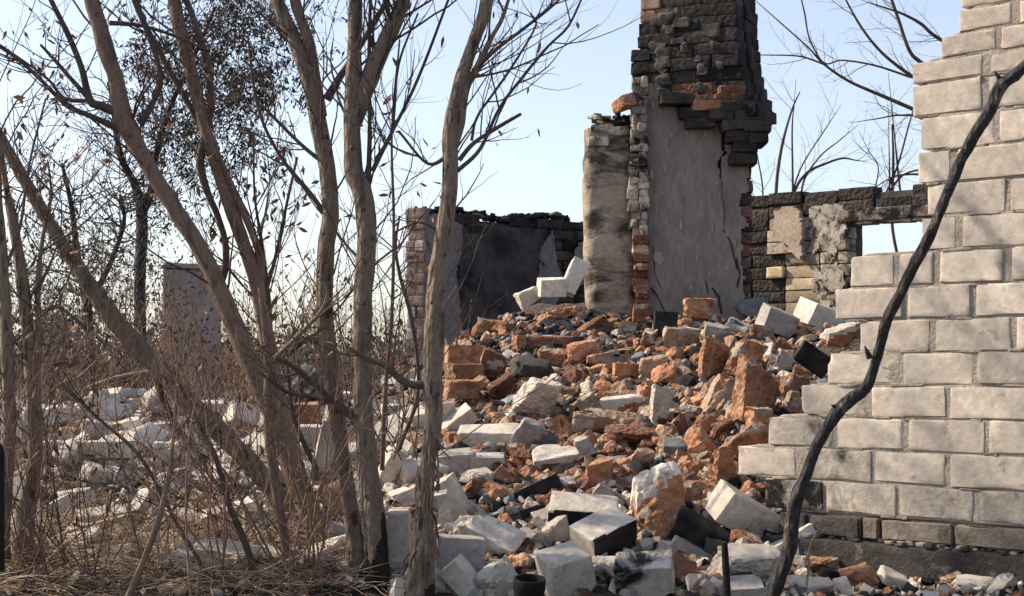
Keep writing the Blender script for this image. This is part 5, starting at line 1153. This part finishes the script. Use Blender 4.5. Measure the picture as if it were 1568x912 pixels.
for i in range(60):
    c = P(rt.uniform(425, 500), rt.uniform(570, 606), rt.uniform(8.8, 9.6)); v, q, mi = rock(rt.uniform(.04, .11, 3), int(rt.integers(1e5)), rcuts(rt, 3), 6, 24, .004, .008, .01); hp.add(v@rot(*rt.uniform(-40, 40, 3)).T+c, q, 0, rt.uniform(.6, 1.3))
tag(hp.build('cinder_heap', [M['slate']], None, sharp=45), kind='stuff')
# bare trees behind the right wall
def bare(label, base, d, trunks, twn=26, L=(.3, .8), name='bare_tree', r=.006, ns=6):
    root = empty(name, tuple(P(base[0], base[1], d)), label, 'tree', 'bare trees behind the ruin'); tm = MB(); S = limbs(tm, trunks[:1], d, ns=9, lump=.1, wf=.8); part(tm, 'trunk', [M['twig']], root)
    mb = MB(); S2 = limbs(mb, [t+[(t[-1][0]*2-t[-2][0], t[-1][1]*2-t[-2][1], 1)] for t in trunks[1:]], d, ns=6, lump=.08, wf=.62) if len(trunks) > 1 else []
    for s in (S2 or S): sprout(s, twn//max(1, len(S2)), mb, None, L=L, r=r*.5, lo=.1, up=.15, lp=0, depth=1, nch=4, spread=.8)
    part(mb, 'branches', [M['twig']], root); return root
bare('bare tree spreading long boughs left from behind the block wall', (1500, 500), 14.5,
     [[(1540, 600, 40), (1535, 400, 34), (1530, 230, 30), (1540, 60, 24), (1550, -80, 18)],
      [(1530, 280, 18), (1480, 225, 14), (1440, 190, 11), (1400, 168, 10), (1350, 146, 9), (1300, 124, 7), (1262, 98, 6), (1235, 70, 4), (1190, 30, 3)], [(1532, 200, 14), (1460, 150, 12), (1420, 130, 9), (1390, 112, 9), (1350, 80, 7), (1318, 40, 6), (1290, -10, 4)],
      [(1534, 170, 14), (1450, 120, 12), (1410, 95, 10), (1392, 76, 9), (1376, 30, 8), (1362, -10, 7)], [(1395, 118, 6), (1340, 100, 5), (1290, 92, 4), (1262, 96, 4), (1240, 60, 4), (1232, 20, 4), (1225, -10, 3)], [(1262, 98, 5), (1225, 86, 4), (1180, 84, 3), (1160, 84, 2)],
      [(1538, 110, 12), (1440, 60, 9), (1410, 36, 8), (1380, 20, 6), (1350, 10, 4)], [(1534, 360, 11), (1460, 300, 9), (1420, 270, 6), (1378, 268, 5), (1350, 280, 3), (1325, 300, 2)], [(1530, 250, 10), (1420, 185, 8), (1380, 176, 5), (1340, 182, 3)]],
     twn=66, L=(.15, .5))
bare('spindly bush of curved rods rising behind the rear wall', (1215, 320), 12.5,
     [[(1190, 380, 8), (1188, 300, 7), (1196, 230, 6), (1212, 170, 4), (1225, 140, 2)], [(1212, 380, 7), (1214, 300, 6), (1213, 200, 4), (1216, 160, 2)], [(1215, 360, 8), (1215, 300, 7), (1235, 265, 7), (1265, 250, 6), (1290, 242, 5), (1310, 245, 3)],
      [(1225, 340, 6), (1230, 280, 5), (1255, 240, 4), (1285, 215, 3)], [(1165, 340, 4), (1168, 290, 4), (1160, 240, 3)], [(1205, 330, 5), (1225, 260, 4), (1262, 200, 3), (1275, 180, 2)]], twn=34, L=(.15, .5), r=.004, name='bare_bush')
bare('thin upright rods behind the window hole of the rear wall', (1375, 320), 12.0,
     [[(1388, 470, 7), (1376, 400, 6), (1366, 340, 6), (1368, 250, 5), (1366, 190, 3)], [(1384, 340, 6), (1376, 270, 5), (1368, 190, 3)], [(1340, 330, 5), (1372, 260, 5), (1392, 190, 4)], [(1362, 330, 5), (1362, 260, 4), (1361, 210, 2)], [(1350, 310, 5), (1380, 270, 5), (1412, 258, 4)], [(1330, 320, 4), (1345, 260, 3), (1330, 230, 2)]], twn=30, L=(.12, .4), r=.004, name='bare_bush')
